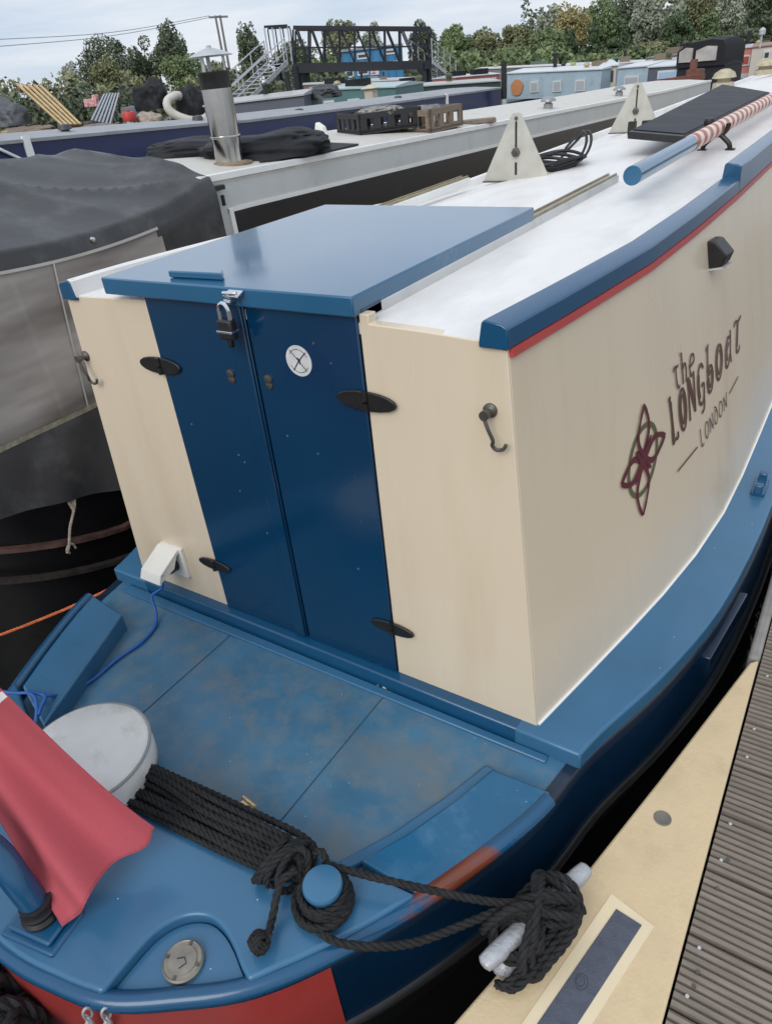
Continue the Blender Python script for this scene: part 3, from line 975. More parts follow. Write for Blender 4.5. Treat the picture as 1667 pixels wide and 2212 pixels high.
petal(0, 1, 1.05, .0115); petal(0, -1, 1.05, .0115); petal(1, 0, .8, .0145); petal(-1, 0, .8, .0145)
mb.build('emblem_knot', emb_red, sign, recalc=False, smooth=0)

# vents on the far roof
for px, py, z, r_ in ((1560, 190, 1.66, .10), (1650, 160, 1.66, .12)):
    q = at(px, py, 2, z)
    mb = MB(); mb.lathe((q[0], q[1], z - .005), [(0, 0), (r_, 0), (r_ * .95, .05), (r_ * .6, .06), (r_ * .6, .08), (r_ * 1.1, .09), (r_ * .9, .13), (r_ * .4, .16), (0, .165)], 20)
    mb.build('roof_vent', mat('sandy_vent', (.42, .37, .26), .7, var=.2, nscale=20), boat)
# fairlead on the gunwale
mb = MB()
q = V(zp(1640, 1052, .61))
mb.box(q, (.05, .12, .02)); mb.box(q + Vector((.0, .05, .02)), (.03, .03, .04)); mb.box(q + Vector((.0, -.05, .02)), (.03, .03, .04))
mb.build('fairlead', blue, boat, bevel=.005)
#@@PART3
# ------------------------------------------------------------------ pontoon
PZ = .45
pont = empty('pontoon', (1.25, .5, 0), 'pontoon with ribbed grey-brown decking boards and a cream corner gusset at the right edge', 'pontoon')
rs = random.Random(5)
# decking boards: one ribbed board sheet per plank, all in the deck surface
mb = MB()
pitch, y = .1685, -1.6
while y < 9.0:
    # cross-section of one board along y: ribs 14 mm apart
    x0, x1 = 1.243, 2.45
    nrib = 9
    prof = []
    w = pitch - .007
    for k in range(nrib):
        a = y + w * k / nrib
        b = y + w * (k + .56) / nrib
        c = y + w * (k + .6) / nrib
        d = y + w * (k + .96) / nrib
        prof += [(a, PZ), (b, PZ), (c, PZ - .008), (d, PZ - .008)]
    prof += [(y + w, PZ - .008), (y + w, PZ - .03), (y, PZ - .03)]
    dz = rs.uniform(-.0015, .0015)
    mb.prism([(x0, yy, zz + dz) for yy, zz in prof], (x1 - x0, 0, 0))
    y += pitch
mb.build('deck_board', board_m, pont, smooth=0)
mb = MB()
mb.box((1.85, 3.7, .405), (1.2, 10.7, .02)); mb.build('deck_frame', black_metal, pont)
# fender strip along the boat side of the pontoon
mb = MB(); mb.box((1.222, 4.9, .39), (.034, 8.44, .13)); mb.build('edge_strip', mat('grey_edge_strip', (.23, .22, .2), .7, var=.2, nscale=14, bump=.2, bscale=40), pont, bevel=.01)
# gusset
gz = PZ + .004
G = [(1.236, .672), (1.222, .672), (1.19, .60), (1.10, .12), (1.006, -.229), (.879, -.675), (.76, -1.10), (.70, -1.6), (1.2475, -1.6), (1.2475, -.46), (1.240, .30)]
G = [(1.236, .68), (1.213, .655), (1.084, .093), (1.006, -.229), (.879, -.675), (.75, -1.12), (.66, -1.5), (1.239, -1.5)]
mb = MB(); mb.plate(G, PZ - .12, gz)
mb.build('corner_gusset', gusset_m, pont, bevel=.006)
mb = MB()
sa, sb, sc_, sd_ = V(zp(1330, 1965, gz)), V(zp(1385, 2000, gz)), V(zp(1240, 2212, gz)), V(zp(1160, 2212, gz))
dl = (sd_ - sa) * 1.6
mb.prism([sa + Vector((-.02, .03, 0)), sb + Vector((.024, .012, 0)), sb + Vector((.022, .0, 0)) + dl, sa + Vector((-.022, 0, 0)) + dl], (0, 0, .0015))
mb.build('strip_border', mat('pale_grp_border', (.74, .62, .42), .6, var=.05), pont)
mb = MB()
mb.prism([sa, sb, sb + dl, sa + dl], (0, 0, .004))
strip = mb.build('grip_strip', strip_m, pont, bevel=.001)
mb = MB()
ce = V(zp(1255, 2120, gz + .0046))
for r_, dx in ((.013, 0.0), (.0085, -.002)):
    mb.ribbon([ce + Vector((dx + r_ * math.cos(a), r_ * 1.25 * math.sin(a), 0)) for a in rng_(0, 6.2832, 20)], (0, 0, 1), .0016)
mb.build('strip_mark', mat('strip_mark', (.05, .056, .08), .8), strip, recalc=False)
pg = zp(1430, 1768, gz)
mb = MB(); mb.lathe((pg[0], pg[1], gz), [(0, -.004), (.0215, -.004), (.0215, .0015), (.019, .0025), (.017, .001), (0, .001)], 24)
mb.build('gusset_plug', mat('grey_plug', (.17, .155, .13), .6, var=.2), pont)
proto = None
sl = [(1655, 1430), (1652, 1500), (1630, 1560), (1617, 1665), (1592, 1740), (1600, 1830), (1620, 1795), (1578, 1855), (1555, 1990), (1573, 1965), (1533, 2060), (1515, 2135), (1482, 2215)]
for k in range(11):
    q = (1.268, -.50 + .1685 * k + (.05 if k % 2 else .11), PZ)
    if proto is None:
        mb = MB(); mb.lathe((0, 0, 0), [(0, -.002), (.0042, -.002), (.0042, .002), (.002, .003), (0, .0024)], 10)
        proto = mb.build('deck_screw', galv, None)
        proto.parent = pont
        o = proto
    else:
        o = proto.copy(); scene.collection.objects.link(o)
    o.location = V(q) - Vector((1.25, .5, 0))
gs = None
for px, py in ((1571, 1857), (1548, 1919), (1498, 2130), (1506, 2100)):
    q = V(zp(px, py, gz)) - Vector((1.25, .5, 0))
    if gs is None:
        mb = MB(); mb.lathe((0, 0, 0), [(0, -.001), (.0045, -.001), (.0038, .0012), (0, .0014)], 10)
        gs = mb.build('gusset_screw', iron, None); gs.parent = pont; o = gs
    else:
        o = gs.copy(); scene.collection.objects.link(o)
    o.location = q
# cleat
ca, cb = V(zp(1042, 2088, .53)), V(zp(1268, 1876, .53))
cd = (cb - ca).normalized(); cm = (ca + cb) / 2
cn = Vector((cd.y, -cd.x, 0)).normalized()
Lc = (cb - ca).length
mb = MB()
rings = []
for t, hw, hz, dz in ((-.5, .008, .006, .006), (-.485, .016, .011, .005), (-.4, .019, .013, .002), (-.2, .02, .016, 0), (0, .021, .018, 0), (.2, .02, .016, 0), (.4, .019, .013, .002), (.485, .016, .011, .005), (.5, .008, .006, .006)):
    c = cm + cd * (t * Lc)
    rings.append([c + cn * (hw * x) + Vector((0, 0, hz * z + dz)) for x, z in ((1, .5), (.6, 1), (-.6, 1), (-1, .5), (-1, -.5), (-.6, -1), (.6, -1), (1, -.5))])
mb.loft(rings)
cleat = mb.build('mooring_cleat', mat('cast_aluminium', (.44, .45, .47), .45, metal=.35, var=.12, nscale=40, bump=.25, bscale=120), pont, smooth=50)
for s_ in (-1, 1):
    mb = MB()
    c = cm + cd * (s_ * .075)
    rings = []
    for z, rl, rw in ((PZ + .003, .055, .036), (PZ + .01, .054, .035), (PZ + .016, .035, .022), (PZ + .05, .02, .016), (.528, .024, .018)):
        rings.append([(c.x + cd.x * rl * math.cos(a) + cn.x * rw * math.sin(a), c.y + cd.y * rl * math.cos(a) + cn.y * rw * math.sin(a), z) for a in rng_(0, 2 * math.pi * 23 / 24, 23)])
    mb.loft(rings)
    mb.build('cleat_foot', cleat.data.materials[0], cleat, smooth=50)

# ------------------------------------------------------------------ ropes
RR = .0088
mb = MB()
# long figure-of-eight turns on the cleat
rq = random.Random(3)
RC = .0102
pts = []
turns = 4.3
N_ = 170
for i in range(N_ + 1):
    t = i / N_
    a = 2 * math.pi * turns * t + .4
    s = -.012 + (.086 + .012 * math.sin(a * .37)) * math.sin(a)
    w = (.036 + .016 * t) * math.sin(2 * a + .35 * math.sin(3 * t)) + .012 * math.sin(a * .5 + 1)
    h = .505 + .04 * t + .016 * math.cos(2 * a) + .006 * math.sin(9 * t) - .022 * abs(math.sin(a)) ** 3
    pts.append(cm + cd * s + cn * w + Vector((0, 0, h - cm.z + .016)))
mb.rope(pts, RC)
for off, tl in ((.062, .25), (.04, -.15), (-.06, .3)):       # turns round the necks of the cleat
    loop = []
    for j in range(17):
        a = 2 * math.pi * j / 16
        loop.append(cm + cd * (off + .03 * math.sin(a + tl)) + cn * (.05 * math.cos(a)) + Vector((0, 0, -.022 + .044 * math.sin(a) + .012)))
    mb.rope(loop, RC)
for k, (w0, e_) in enumerate(((.062, -.142), (.044, -.150), (.075, -.10), (-.05, -.10))):   # long bights lying down the side
    mb.rope([cm + cd * (.088 - .012 * k) + cn * (w0 * .25) + Vector((0, 0, -.005)), cm + cd * .065 + cn * (w0 * .75) + Vector((0, 0, .022)), cm + cd * .02 + cn * w0 + Vector((0, 0, .008)), cm + cd * -.06 + cn * w0 + Vector((0, 0, -.022)), cm + cd * (e_ + .02) + cn * (w0 * .9) + Vector((0, 0, -.05)), cm + cd * e_ + cn * (w0 * .5) + Vector((0, 0, -.058))], RC)
for k, (a0, b0) in enumerate(((-.085, .06), (-.095, .04), (-.06, .07), (-.07, .05), (-.10, .015))):     # slanting turns over the top
    sgn = 1 if k % 2 else -1
    mb.rope([cm + cd * (a0 - .01) + cn * (sgn * .056) + Vector((0, 0, -.012)), cm + cd * a0 + cn * (sgn * .046) + Vector((0, 0, .022)), cm + cd * (a0 * .4 + b0 * .4 - .01) + cn * (sgn * .014) + Vector((0, 0, .046 + .005 * k)), cm + cd * b0 + cn * (-sgn * .034) + Vector((0, 0, .034)), cm + cd * (b0 + .014) + cn * (-sgn * .054) + Vector((0, 0, -.012))], RC)
cend = cm + cd * .03 - cn * .045
bc = Vector((bx, by, 0))
def leg(pxs):
    return [V(zp(px, py, z)) for px, py, z in pxs]
up = leg([(705, 1868, .665), (800, 1893, .66), (940, 1925, .645), (1060, 1948, .60), (1150, 1950, .56)]) + [cm - cd * .01 - cn * .01 + Vector((0, 0, .045))]
lw = leg([(690, 2012, .622), (730, 2036, .617), (810, 2045, .61), (900, 2035, .575), (1000, 1998, .56), (1080, 1965, .56)]) + [cm + cd * .04 + Vector((0, 0, .05))]
mb.rope(up, RR); mb.rope(lw, RR * 1.05)
tag(mb.build('mooring_rope', rope_m, None, smooth=60), 'black twisted mooring rope tied in thick figure-of-eight turns on the pontoon cleat', 'rope')

# coil of line lying along the stern deck, hitched to the bollard
mb = MB()
cnt = 0
for layer, n in ((0, 7), (1, 6), (2, 3)):
    for k in range(n):
        f = (k + .5 * (layer % 2)) / 6.3
        yy0 = -.628 - .108 * f
        yy1 = -.606 - .082 * f
        z = .615 + layer * .0152 + rq.uniform(-.002, .002)
        b_ = rq.uniform(-.006, .006)
        P = [(-.33, yy0 + .01, z), (-.15, yy0 + b_, z), (.03, yy0 * .6 + yy1 * .4 + b_, z + .002), (.2, yy0 * .35 + yy1 * .65 - b_, z), (.36, yy1, z), (.45, yy1 - .005 + .02 * f, z + .006), (.505, -.655 + .01 * (k % 3), z + .008)]
        mb.rope(P, RR * .97)
mb.rope([(-.3, -.6, .62), (-.06, -.611, .628), (.2, -.592, .63), (.43, -.578, .635), (.50, -.60, .65)], RR)
# frapping turns round the coil
for k in range(4):
    c = Vector((.415 + .021 * k, -.655 + .004 * k, .634))
    mb.rope([c + Vector((.015 * math.sin(a + k), .058 * math.cos(a), .032 * math.sin(a) + .002)) for a in rng_(0, 2 * math.pi, 14)], RR)
for c, ax in ((V(zp(652, 1846, .665)), .03), (V(zp(693, 1852, .662)), .022)):
    mb.rope([c + Vector((-ax, -.02, -.02)), c + Vector((-ax * .7, .0, .004)), c + Vector((0, .006, .012)), c + Vector((ax * .7, -.002, .003)), c + Vector((ax * .9, -.022, -.022))], RR)
# turns round the bollard
hel = []
for i in range(96):
    a = 2 * math.pi * 5.2 * i / 95
    hel.append((bx + .0485 * math.cos(a) + .003 * math.cos(a * .31), by + .0485 * math.sin(a), .612 + .046 * i / 95))
mb.rope(hel, RR * .97)
hel2 = []
for i in range(40):
    a = 2 * math.pi * 2.1 * i / 39 + 1
    hel2.append((bx - .005 + .061 * math.cos(a), by - .004 + .061 * math.sin(a), .613 + .017 * i / 39))
mb.rope(hel2, RR * .97)
# short tail with a round stopper knot
kc = V(zp(560, 2036, .632))
mb.rope([V(zp(640, 1880, .675)), V(zp(612, 1900, .67)), V(zp(598, 1935, .655)), V(zp(588, 1985, .63)), kc + Vector((.012, .016, .008))], RR)
for n_, off in (((1, 0, .2), 0), ((1, 0, .2), .6), ((.1, 1, .3), 0), ((.1, 1, .3), -.6), ((.3, .2, 1), 0), ((.3, .2, 1), .5)):
    n__ = Vector(n_).normalized(); a1 = n__.orthogonal().normalized(); b1 = n__.cross(a1)
    mb.rope([kc + n__ * (.013 * off) + (a1 * math.cos(a) + b1 * math.sin(a)) * .0165 for a in rng_(0, 2 * math.pi, 12)], RR * .85, seg=5)
tag(mb.build('coiled_rope', rope_m, None, smooth=60), 'black rope coil lying in parallel lengths across the deck up to the blue bollard', 'rope')

# plaited stern fender hanging below the stern, with its chains
fd = empty('stern_fender', (-.1, -1.2, .3), 'black plaited rope fender hanging under the stern in the bottom left corner', 'fender')
mb = MB()
fa, fb = Vector((-.52, -1.12, .40)), Vector((.16, -1.245, .40))
fa, fb = Vector((-.42, -1.16, .42)), Vector((.17, -1.19, .42))
ax_ = (fb - fa).normalized(); n1 = Vector((0, 0, 1)); n2 = ax_.cross(n1)
for k in range(9):
    pts = []
    for i in range(40):
        t = i / 39
        a = 2 * math.pi * (k / 9 + (1.6 * t if k % 2 else -1.6 * t))
        r_ = .075 * math.sqrt(max(.05, 1 - (2 * t - 1) ** 4))
        pts.append(fa.lerp(fb, t) + (n1 * math.sin(a) + n2 * math.cos(a)) * (r_ + (.006 if k % 2 else 0)))
    mb.rope(pts, .016, seg=5)
mb.tube([fa.lerp(fb, t) for t in rng_(0.03, .97, 8)], .066, 14)
mb.build('plaited_body', rope_m, fd, smooth=60)
for px in (198, 238):
    mb = MB()
    top = V(zp(px + 5, 2166, .575)); 
    for k in range(4):
        c = top + Vector((-.004 * k, -.018 - .004 * k, -.008 - .026 * k))
        e1 = Vector((1, .2, 0)) if k % 2 else Vector((.2, 1, 0))
        e1.normalize()
        mb.tube([c + e1 * (.008 * math.cos(a)) + Vector((0, 0, .018 * math.sin(a))) for a in rng_(0, 2 * math.pi, 14)], .003, 6)
    mb.build('chain', galv, fd)

# orange line running from the far stern quarter
mb = MB()
mb.rope([V(at(258, 1262, 1, -.02)) + Vector((0, .0, 0)), V(at(200, 1290, 0, -1.0)), V(at(120, 1325, 0, -1.12)), V(at(0, 1372, 0, -1.25)), V(at(-200, 1440, 0, -1.36))], .006, seg=5)
tag(mb.build('orange_line', orange_m, None), 'thin orange rope stretched over the black water at the left edge', 'rope')

# ------------------------------------------------------------------ things on the stern deck
sc0 = V((-.165, -.70, .602))
st = empty('round_stool', sc0, 'round stool cushion in grimy white vinyl on the stern deck behind the red flag', 'stool')
SR = .168
mb = MB(); mb.lathe(sc0, [(0, .0), (SR * .93, .0), (SR * .97, .02), (SR * 1.0, .06), (SR * .985, .098), (SR * .93, .11), (SR * .5, .117), (0, .119)], 48)
mb.build('cushion', white_vinyl, st, smooth=60)
for z in (.100, .028):
    mb = MB(); mb.tube([(sc0.x + SR * (.985 if z > .05 else .975) * math.cos(a), sc0.y + SR * (.985 if z > .05 else .975) * math.sin(a), sc0.z + z) for a in rng_(0, 2 * math.pi, 56)], .0042, 6)
    mb.build('piping', mat('grey_piping', (.3, .3, .3), .6), st)

# red ensign drooping from its staff
flag_red = mat('red_flag_cloth', (.42, .082, .1), .8, var=.06, nscale=300, bump=.15, bscale=500, spec=.2)
flag_blue = mat('blue_flag_cloth', (.02, .035, .14), .8, var=.06)
flag_white = mat('white_flag_cloth', (.7, .68, .68), .8, var=.04)
A_, B_, C_, D_ = V(zp(-305, 1165, 1.42)), V(zp(352, 1802, .705)), V(zp(140, 2008, .632)), V(zp(-285, 1290, 1.12))
def flagp(u, v):
    p = (A_ * (1 - u) + B_ * u) * (1 - v) + (D_ * (1 - u) + C_ * u) * v
    # gather of the cloth into soft folds, sag of the free end
    k = .2 + .8 * u
    n = Vector((.55, -.62, .55)).normalized()
    p = p + n * (.030 * math.sin(v * 7.4 + u * 2.2 + .3) * k + .012 * math.sin(v * 16 + 2.6 * u + 1) * k * (.4 + v))
    e = max(0, (u - .72) / .28)
    p = p + Vector((-.01, .0, .0)) * e + (B_ - A_).normalized() * (.05 * e * (math.sin(math.pi * v) * -.2 + .22 * math.sin(3 * math.pi * v)))
    p += Vector((0, 0, .03 * e * e * math.exp(-((v - .02) / .1) ** 2)))
    p += Vector((0, 0, -.035 * math.sin(math.pi * u) * (1 - .6 * v)))
    p.z = max(p.z, .612)
    return p
def flagm(u, v):
    if u > .988 or v < .014 or v > .986: return 3
    if u > .455 or v > .5: return 0
    x, y = u / .455, v / .5
    if x > .965 or y > .95: return 2
    if abs(x - .5) < .07 or abs(y - .5) < .11: return 0
    if abs(x - .5) < .12 or abs(y - .5) < .19: return 2
    d = min(abs(x - y), abs(x + y - 1))
    if d < .035: return 0
    if d < .11: return 2
    return 1
mb = MB(); mb.grid(flagp, 110, 74, flagm)
fl_ = empty('red_flag', (A_.x, A_.y, .6), 'red ensign flag drooping over the stern deck at the left edge', 'flag')
mb.build('flag_cloth', [flag_red, flag_blue, flag_white, mat('red_hem_cloth', (.33, .055, .07), .8, var=.15, nscale=120)], fl_, smooth=180, recalc=False)
mb = MB()
sa_ = V((A_.x - .012, A_.y - .012, 1.6)); sb_ = V((D_.x, D_.y - .01, 1.05))
dirs = (sa_ - sb_).normalized()
foot = sb_ + dirs * (-(sb_.z - .61) / dirs.z)
mb.tube([foot, sa_ + dirs * .1], .013, 12); mb.build('flag_staff', mat('varnished_staff', (.2, .1, .045), .3, var=.2, stretch=(6, 6, 1)), fl_)

# blue shore cable from the socket across the deck
mb = MB()
cz = .556
path = [V((so.x + .005, -.045, so.z - .015)), V((so.x - .008, -.07, so.z - .05)), V((so.x - .018, -.072, so.z - .09))] + [V(zp(330, 1287, .615)) + Vector((0, -.004, 0)), V(zp(338, 1325, .57)), V(zp(334, 1355, cz)), V(zp(305, 1388, cz)), V(zp(252, 1425, cz)), V(zp(205, 1465, cz)), V(zp(150, 1497, .575)), V(zp(105, 1503, .63)), V(zp(70, 1496, .632)), V(zp(30, 1497, .632)), V(zp(-60, 1490, .632)), V((-.85, -.72, .5)), V((-.98, -.8, .2)), V((-1.0, -.82, -.1))]
mb.tube(catmull(path, .012), .0052, 8)
tag(mb.build('power_cable', blue_cable, None, smooth=60), 'bright blue power cable plugged into the white socket and trailing over the deck', 'cable')
mb = MB()
mb.tube(catmull([V(zp(95, 1500, .634)), V(zp(98, 1510, .636)), V(zp(88, 1530, .636)), V(zp(84, 1545, .634))], .008), .006, 8)
mb.tube(catmull([V(zp(60, 1497, .64)), V(zp(75, 1505, .642)), V(zp(80, 1530, .64)), V(zp(78, 1560, .63))], .008), .0052, 8)
tag(mb.build('cable_tie', blue_cable, None, smooth=60), 'short looped end of blue cable beside the white stool', 'cable')

# padlock on the hasp
pl = V((hs[0] - .016, -.052, hs[2] - .05))
pk = empty('padlock', pl, 'black padlock hanging from the chrome hasp below the hatch', 'padlock')
mb = MB(); mb.box(pl + Vector((0, 0, -.028)), (.046, .024, .05)); mb.build('padlock_body', mat('black_rubber', (.015, .015, .016), .4), pk, bevel=.006)
mb = MB(); mb.tube([pl + Vector((-.015 * math.cos(a), 0, .016 + .018 * math.sin(a))) for a in rng_(0, math.pi, 10)] , .0055, 8)
mb.bar(pl + Vector((-.015, 0, .018)), pl + Vector((-.015, 0, -.005)), .0055, 8); mb.bar(pl + Vector((.015, 0, .018)), pl + Vector((.015, 0, -.005)), .0055, 8)
mb.build('shackle', chrome, pk)
mb = MB(); mb.box(pl + Vector((0, -.001, -.032)), (.05, .028, .006)); mb.build('padlock_band', chrome, pk, bevel=.001)
mb = MB(); mb.box(pl + Vector((.002, 0, -.062)), (.012, .012, .022)); mb.build('keyway_cover', black_metal, pk, bevel=.002)

# ------------------------------------------------------------------ things on the roof
pe = V((.522, 1.385, 1.737)); pf = V((.535, 8.2, 1.745))
bp_ = empty('boat_pole', pe, 'blue boat pole with red and white barber stripes lying in stands along the roof', 'pole')
st_y = 1.385 + 0.86
mb = MB(); mb.tube([pe, pe.lerp(pf, .80 / 6.8)], .031, 24); mb.build('pole_end', blue_hatch, bp_, smooth=40)
def stripe_mat():
    m = bpy.data.materials.new('barber_stripe')
    m.use_nodes = True
    t = m.node_tree; b = t.nodes['Principled BSDF']; b.inputs['Roughness'].default_value = .4
    co = t.nodes.new('ShaderNodeTexCoord'); s = t.nodes.new('ShaderNodeSeparateXYZ'); t.links.new(co.outputs['Object'], s.inputs[0])
    at2 = t.nodes.new('ShaderNodeMath'); at2.operation = 'ARCTAN2'; t.links.new(s.outputs['X'], at2.inputs[0]); t.links.new(s.outputs['Z'], at2.inputs[1])
    dv = t.nodes.new('ShaderNodeMath'); dv.operation = 'DIVIDE'; dv.inputs[1].default_value = 2 * math.pi; t.links.new(at2.outputs[0], dv.inputs[0])
    my = t.nodes.new('ShaderNodeMath'); my.operation = 'MULTIPLY_ADD'; my.inputs[1].default_value = 8.5; t.links.new(s.outputs['Y'], my.inputs[0]); t.links.new(dv.outputs[0], my.inputs[2])
    fr = t.nodes.new('ShaderNodeMath'); fr.operation = 'FRACT'; t.links.new(my.outputs[0], fr.inputs[0])
    gt = t.nodes.new('ShaderNodeMath'); gt.operation = 'GREATER_THAN'; gt.inputs[1].default_value = .5; t.links.new(fr.outputs[0], gt.inputs[0])
    mx = t.nodes.new('ShaderNodeMixRGB'); mx.inputs[1].default_value = (.42, .1, .06, 1); mx.inputs[2].default_value = (.72, .62, .52, 1)
    t.links.new(gt.outputs[0], mx.inputs[0]); t.links.new(mx.outputs[0], b.inputs['Base Color'])
    return m
mb = MB(); mb.tube([pe.lerp(pf, .80 / 6.8), pe.lerp(pf, .9)], .0325, 24); mb.build('striped_shaft', stripe_mat(), bp_, smooth=40)
first = None
for k, yy in enumerate((2.72, 5.0)):
    if first is None:
        r0 = empty('pole_stand', (0, 0, 0), local=True)
        mb = MB()
        mb.tube([(.04 * math.cos(a), 0, .10 + .04 * math.sin(a)) for a in rng_(math.pi * .95, 2 * math.pi * 1.03, 14)], .011, 8)
        mb.build('cradle', black_metal, r0)
        for s_ in (-1, 1):
            mb = MB()
            mb.tube(catmull([(s_ * .008, 0, .062), (s_ * .03, 0, .045), (s_ * .055, 0, .02), (s_ * .06, 0, -.004)], .01), .011, 8)
            mb.box((s_ * .062, 0, -.002), (.04, .035, .008))
            mb.build('leg', black_metal, r0)
        mb = MB(); mb.lathe((-.045, 0, .115), [(0, -.02), (.02, -.015), (.025, 0), (.02, .015), (0, .02)], 12); mb.build('knob', black_metal, r0)
        first = r0; o = r0
    else:
        o = copy_tree(first)
    o.location = (.53, yy, 1.652)
    tag(o, ('black iron stand nearest the blue end of the striped pole', 'black iron stand further along the roof under the striped pole at the right edge')[k], 'pole stand', 'stands holding the boat pole')

# triangular tilt brackets with slots
tproto = None
TRI = [((-.165, 2.005), 1.634, .268, 1.0), ((-.17, 3.84), 1.634, .28, 1.0)]
for k, ((x, y), z, hh, s_) in enumerate(TRI):
    if tproto is None:
        r0 = empty('tilt_bracket', (0, 0, 0), local=True)
        mb = MB()
        tri = [(-.155, 0), (.155, 0), (.155, .012), (.022, hh - .006), (.012, hh), (-.012, hh), (-.022, hh - .006), (-.155, .012)]
        mb.prism([(a, -.0025, b) for a, b in tri], (0, .005, 0))
        plate = mb.build('bracket_plate', mat('pale_bracket_steel', (.5, .485, .43), .5, metal=.25, var=.12, nscale=12, speck=(.25, .2, .14), speck_amt=.1, speck_scale=60), r0)
        mb = MB(); mb.box((0, -.004, .185), (.008, .003, .1)); mb.build('adjusting_slot', black_metal, plate)
        mb = MB(); mb.box((0, -.004, .05), (.009, .003, .05)); mb.build('adjusting_slot', black_metal, plate)
        mb = MB(); mb.lathe((0, -.0025, .115), [(0, 0), (.02, 0), (.019, .012), (.01, .014), (.009, .024), (0, .024)], 6, 'Y'); mb.build('clamp_knob', iron, plate)
        mb = MB(); mb.lathe((0, -.0025, .247), [(0, 0), (.008, 0), (.007, .006), (0, .006)], 8, 'Y'); mb.build('top_bolt', iron, plate)
        mb = MB(); mb.box((0, .0, -.002), (.32, .03, .006)); mb.build('bracket_foot', iron, r0)
        tproto = r0; o = r0
    else:
        o = copy_tree(tproto)
    o.location = (x, y, z)
    tag(o, ('tall triangular steel bracket with a slot standing behind the blue hatch', 'farther triangular steel bracket on the roof left of the flat black solar panel')[k], 'bracket', 'tilt brackets on the white roof')
# solar panels
def panel(name, corners, th, frame, glass, label):
    r0 = empty(name, corners[0], label, 'solar panel')
    P = [V(p) for p in corners]
    n = (P[1] - P[0]).cross(P[3] - P[0]).normalized()
    if n.z < 0: n = -n
    c = sum(P, Vector()) / 4
    mb = MB()
    outer = P
    inner = [p + (c - p) * .04 for p in P]
    mb.prism(outer, n * -th)
    mb.build('panel_frame', frame, r0, bevel=.002)
    mb = MB(); mb.prism([p + n * .001 for p in inner], n * .003); mb.build('panel_glass', glass, r0)
    return r0
pc = panel('solar_panel', [zp(1474, 294, 1.735), zp(1357, 284, 1.765), zp(1560, 182, 1.775), zp(1662, 199, 1.735)], .03, black_metal, solar_m, 'flat black solar panel raised on short feet in the middle of the white roof')
for px, py in ((1345, 292), (1375, 290), (1465, 300)):
    q = zp(px, py, 1.66)
    mb = MB(); mb.box((q[0] + .02, q[1] + .1, 1.685), (.04, .04, .07)); mb.build('panel_foot', black_metal, pc)
# black cable looped on the roof behind the nearer bracket
mb = MB()
kc_ = V(zp(1195, 366, 1.655))
for k in range(4):
    mb.tube([kc_ + Vector(((.12 + .012 * k) * math.cos(a) - .05, (.16 + .01 * k) * math.sin(a) + .08, .004 + .011 * k + .008 * math.sin(3 * a + k))) for a in rng_(0, 2 * math.pi, 30)], .0075, 6)
for dx in (0, .022):
    mb.tube(catmull([kc_ + Vector((.0 + dx, .0, .012)), kc_ + Vector((.085 + dx, .06, .03)), kc_ + Vector((.105 + dx, .12, .09)), kc_ + Vector((.06 + dx, .2, .13)), kc_ + Vector((-.06 + dx, .34, .06)), kc_ + Vector((-.12, .42, .0))], .02), .0065, 6)
tag(mb.build('black_cable', black_metal, None, smooth=60), 'coil of black cable looped on the white roof behind the nearer triangular bracket', 'cable')
#@@PART4
# ------------------------------------------------------------------ light grey neighbour boat with the black canopy
nb = empty('grey_narrowboat', (-2.4, 1.4, 0), 'light grey narrowboat with black side panel, steel chimney and a black stern canopy, moored alongside', 'narrowboat')
def nz(y): return 1.735 - .0265 * (min(y, 12.0) - 1.43)
NX = -1.52
NYS = [1.43, 1.8, 2.3, 3, 4, 5, 6, 8, 10, 13]
mb = MB()
rings = []
for y in NYS:
    rings.append([(NX - .0, y, .74), (NX - .04, y, nz(y)), (NX - .08, y, nz(y)), (NX - .06, y, .74)])
mb.loft(rings); mb.build('cabin_side', grey_boat, nb, smooth=30)
mb = MB()
mb.loft([[(-3.3, y, .74), (-3.26, y, nz(y)), (-3.22, y, nz(y)), (-3.24, y, .74)] for y in NYS]); mb.build('cabin_side', grey_boat, nb, smooth=30)
mb = MB()
mb.loft([[(x, y, nz(y) + .06 * (1 - ((x + 2.41) / .87) ** 2) + dz) for x, dz in ((-1.557, .006), (-1.9, .006), (-2.41, .006), (-2.9, .006), (-3.27, .006), (-3.27, -.03), (-2.41, -.03), (-1.557, -.03))] for y in [1.435] + NYS[1:]])
mb.build('roof', grey_roof, nb, smooth=30)
mb = MB(); mb.loft([[(NX - .028, y, nz(y) - .012), (NX - .028, y, nz(y) + .016), (NX - .06, y, nz(y) + .018), (NX - .06, y, nz(y) - .012)] for y in NYS]); mb.build('roof_edge', white_line, nb, smooth=0)
mb = MB(); mb.loft([[(NX + .004 - .04 * (z - .74), y, z) for z in (nz(y) - .165, .95)] + [(NX - .01 - .04 * (z - .74), y, z) for z in (.95, nz(y) - .165)] for y in [1.60, 2.3, 3, 4, 5, 6, 7, 8.4]]); mb.build('side_panel', black_panel, nb, smooth=0)
mb = MB()
mb.loft([[(NX + .007 - .035, y, nz(y) - .145), (NX + .007 - .036, y, nz(y) - .168), (NX - .045, y, nz(y) - .168), (NX - .045, y, nz(y) - .145)] for y in [1.575, 2.3, 3, 4, 5, 6, 7, 8.43]])
mb.prism([(NX + .006, 1.575, .92), (NX + .006, 1.603, .92), (NX - .022, 1.603, nz(1.6) - .15), (NX - .022, 1.575, nz(1.6) - .15)], (-.02, 0, 0))
mb.build('coach_line', white_line, nb, smooth=0)
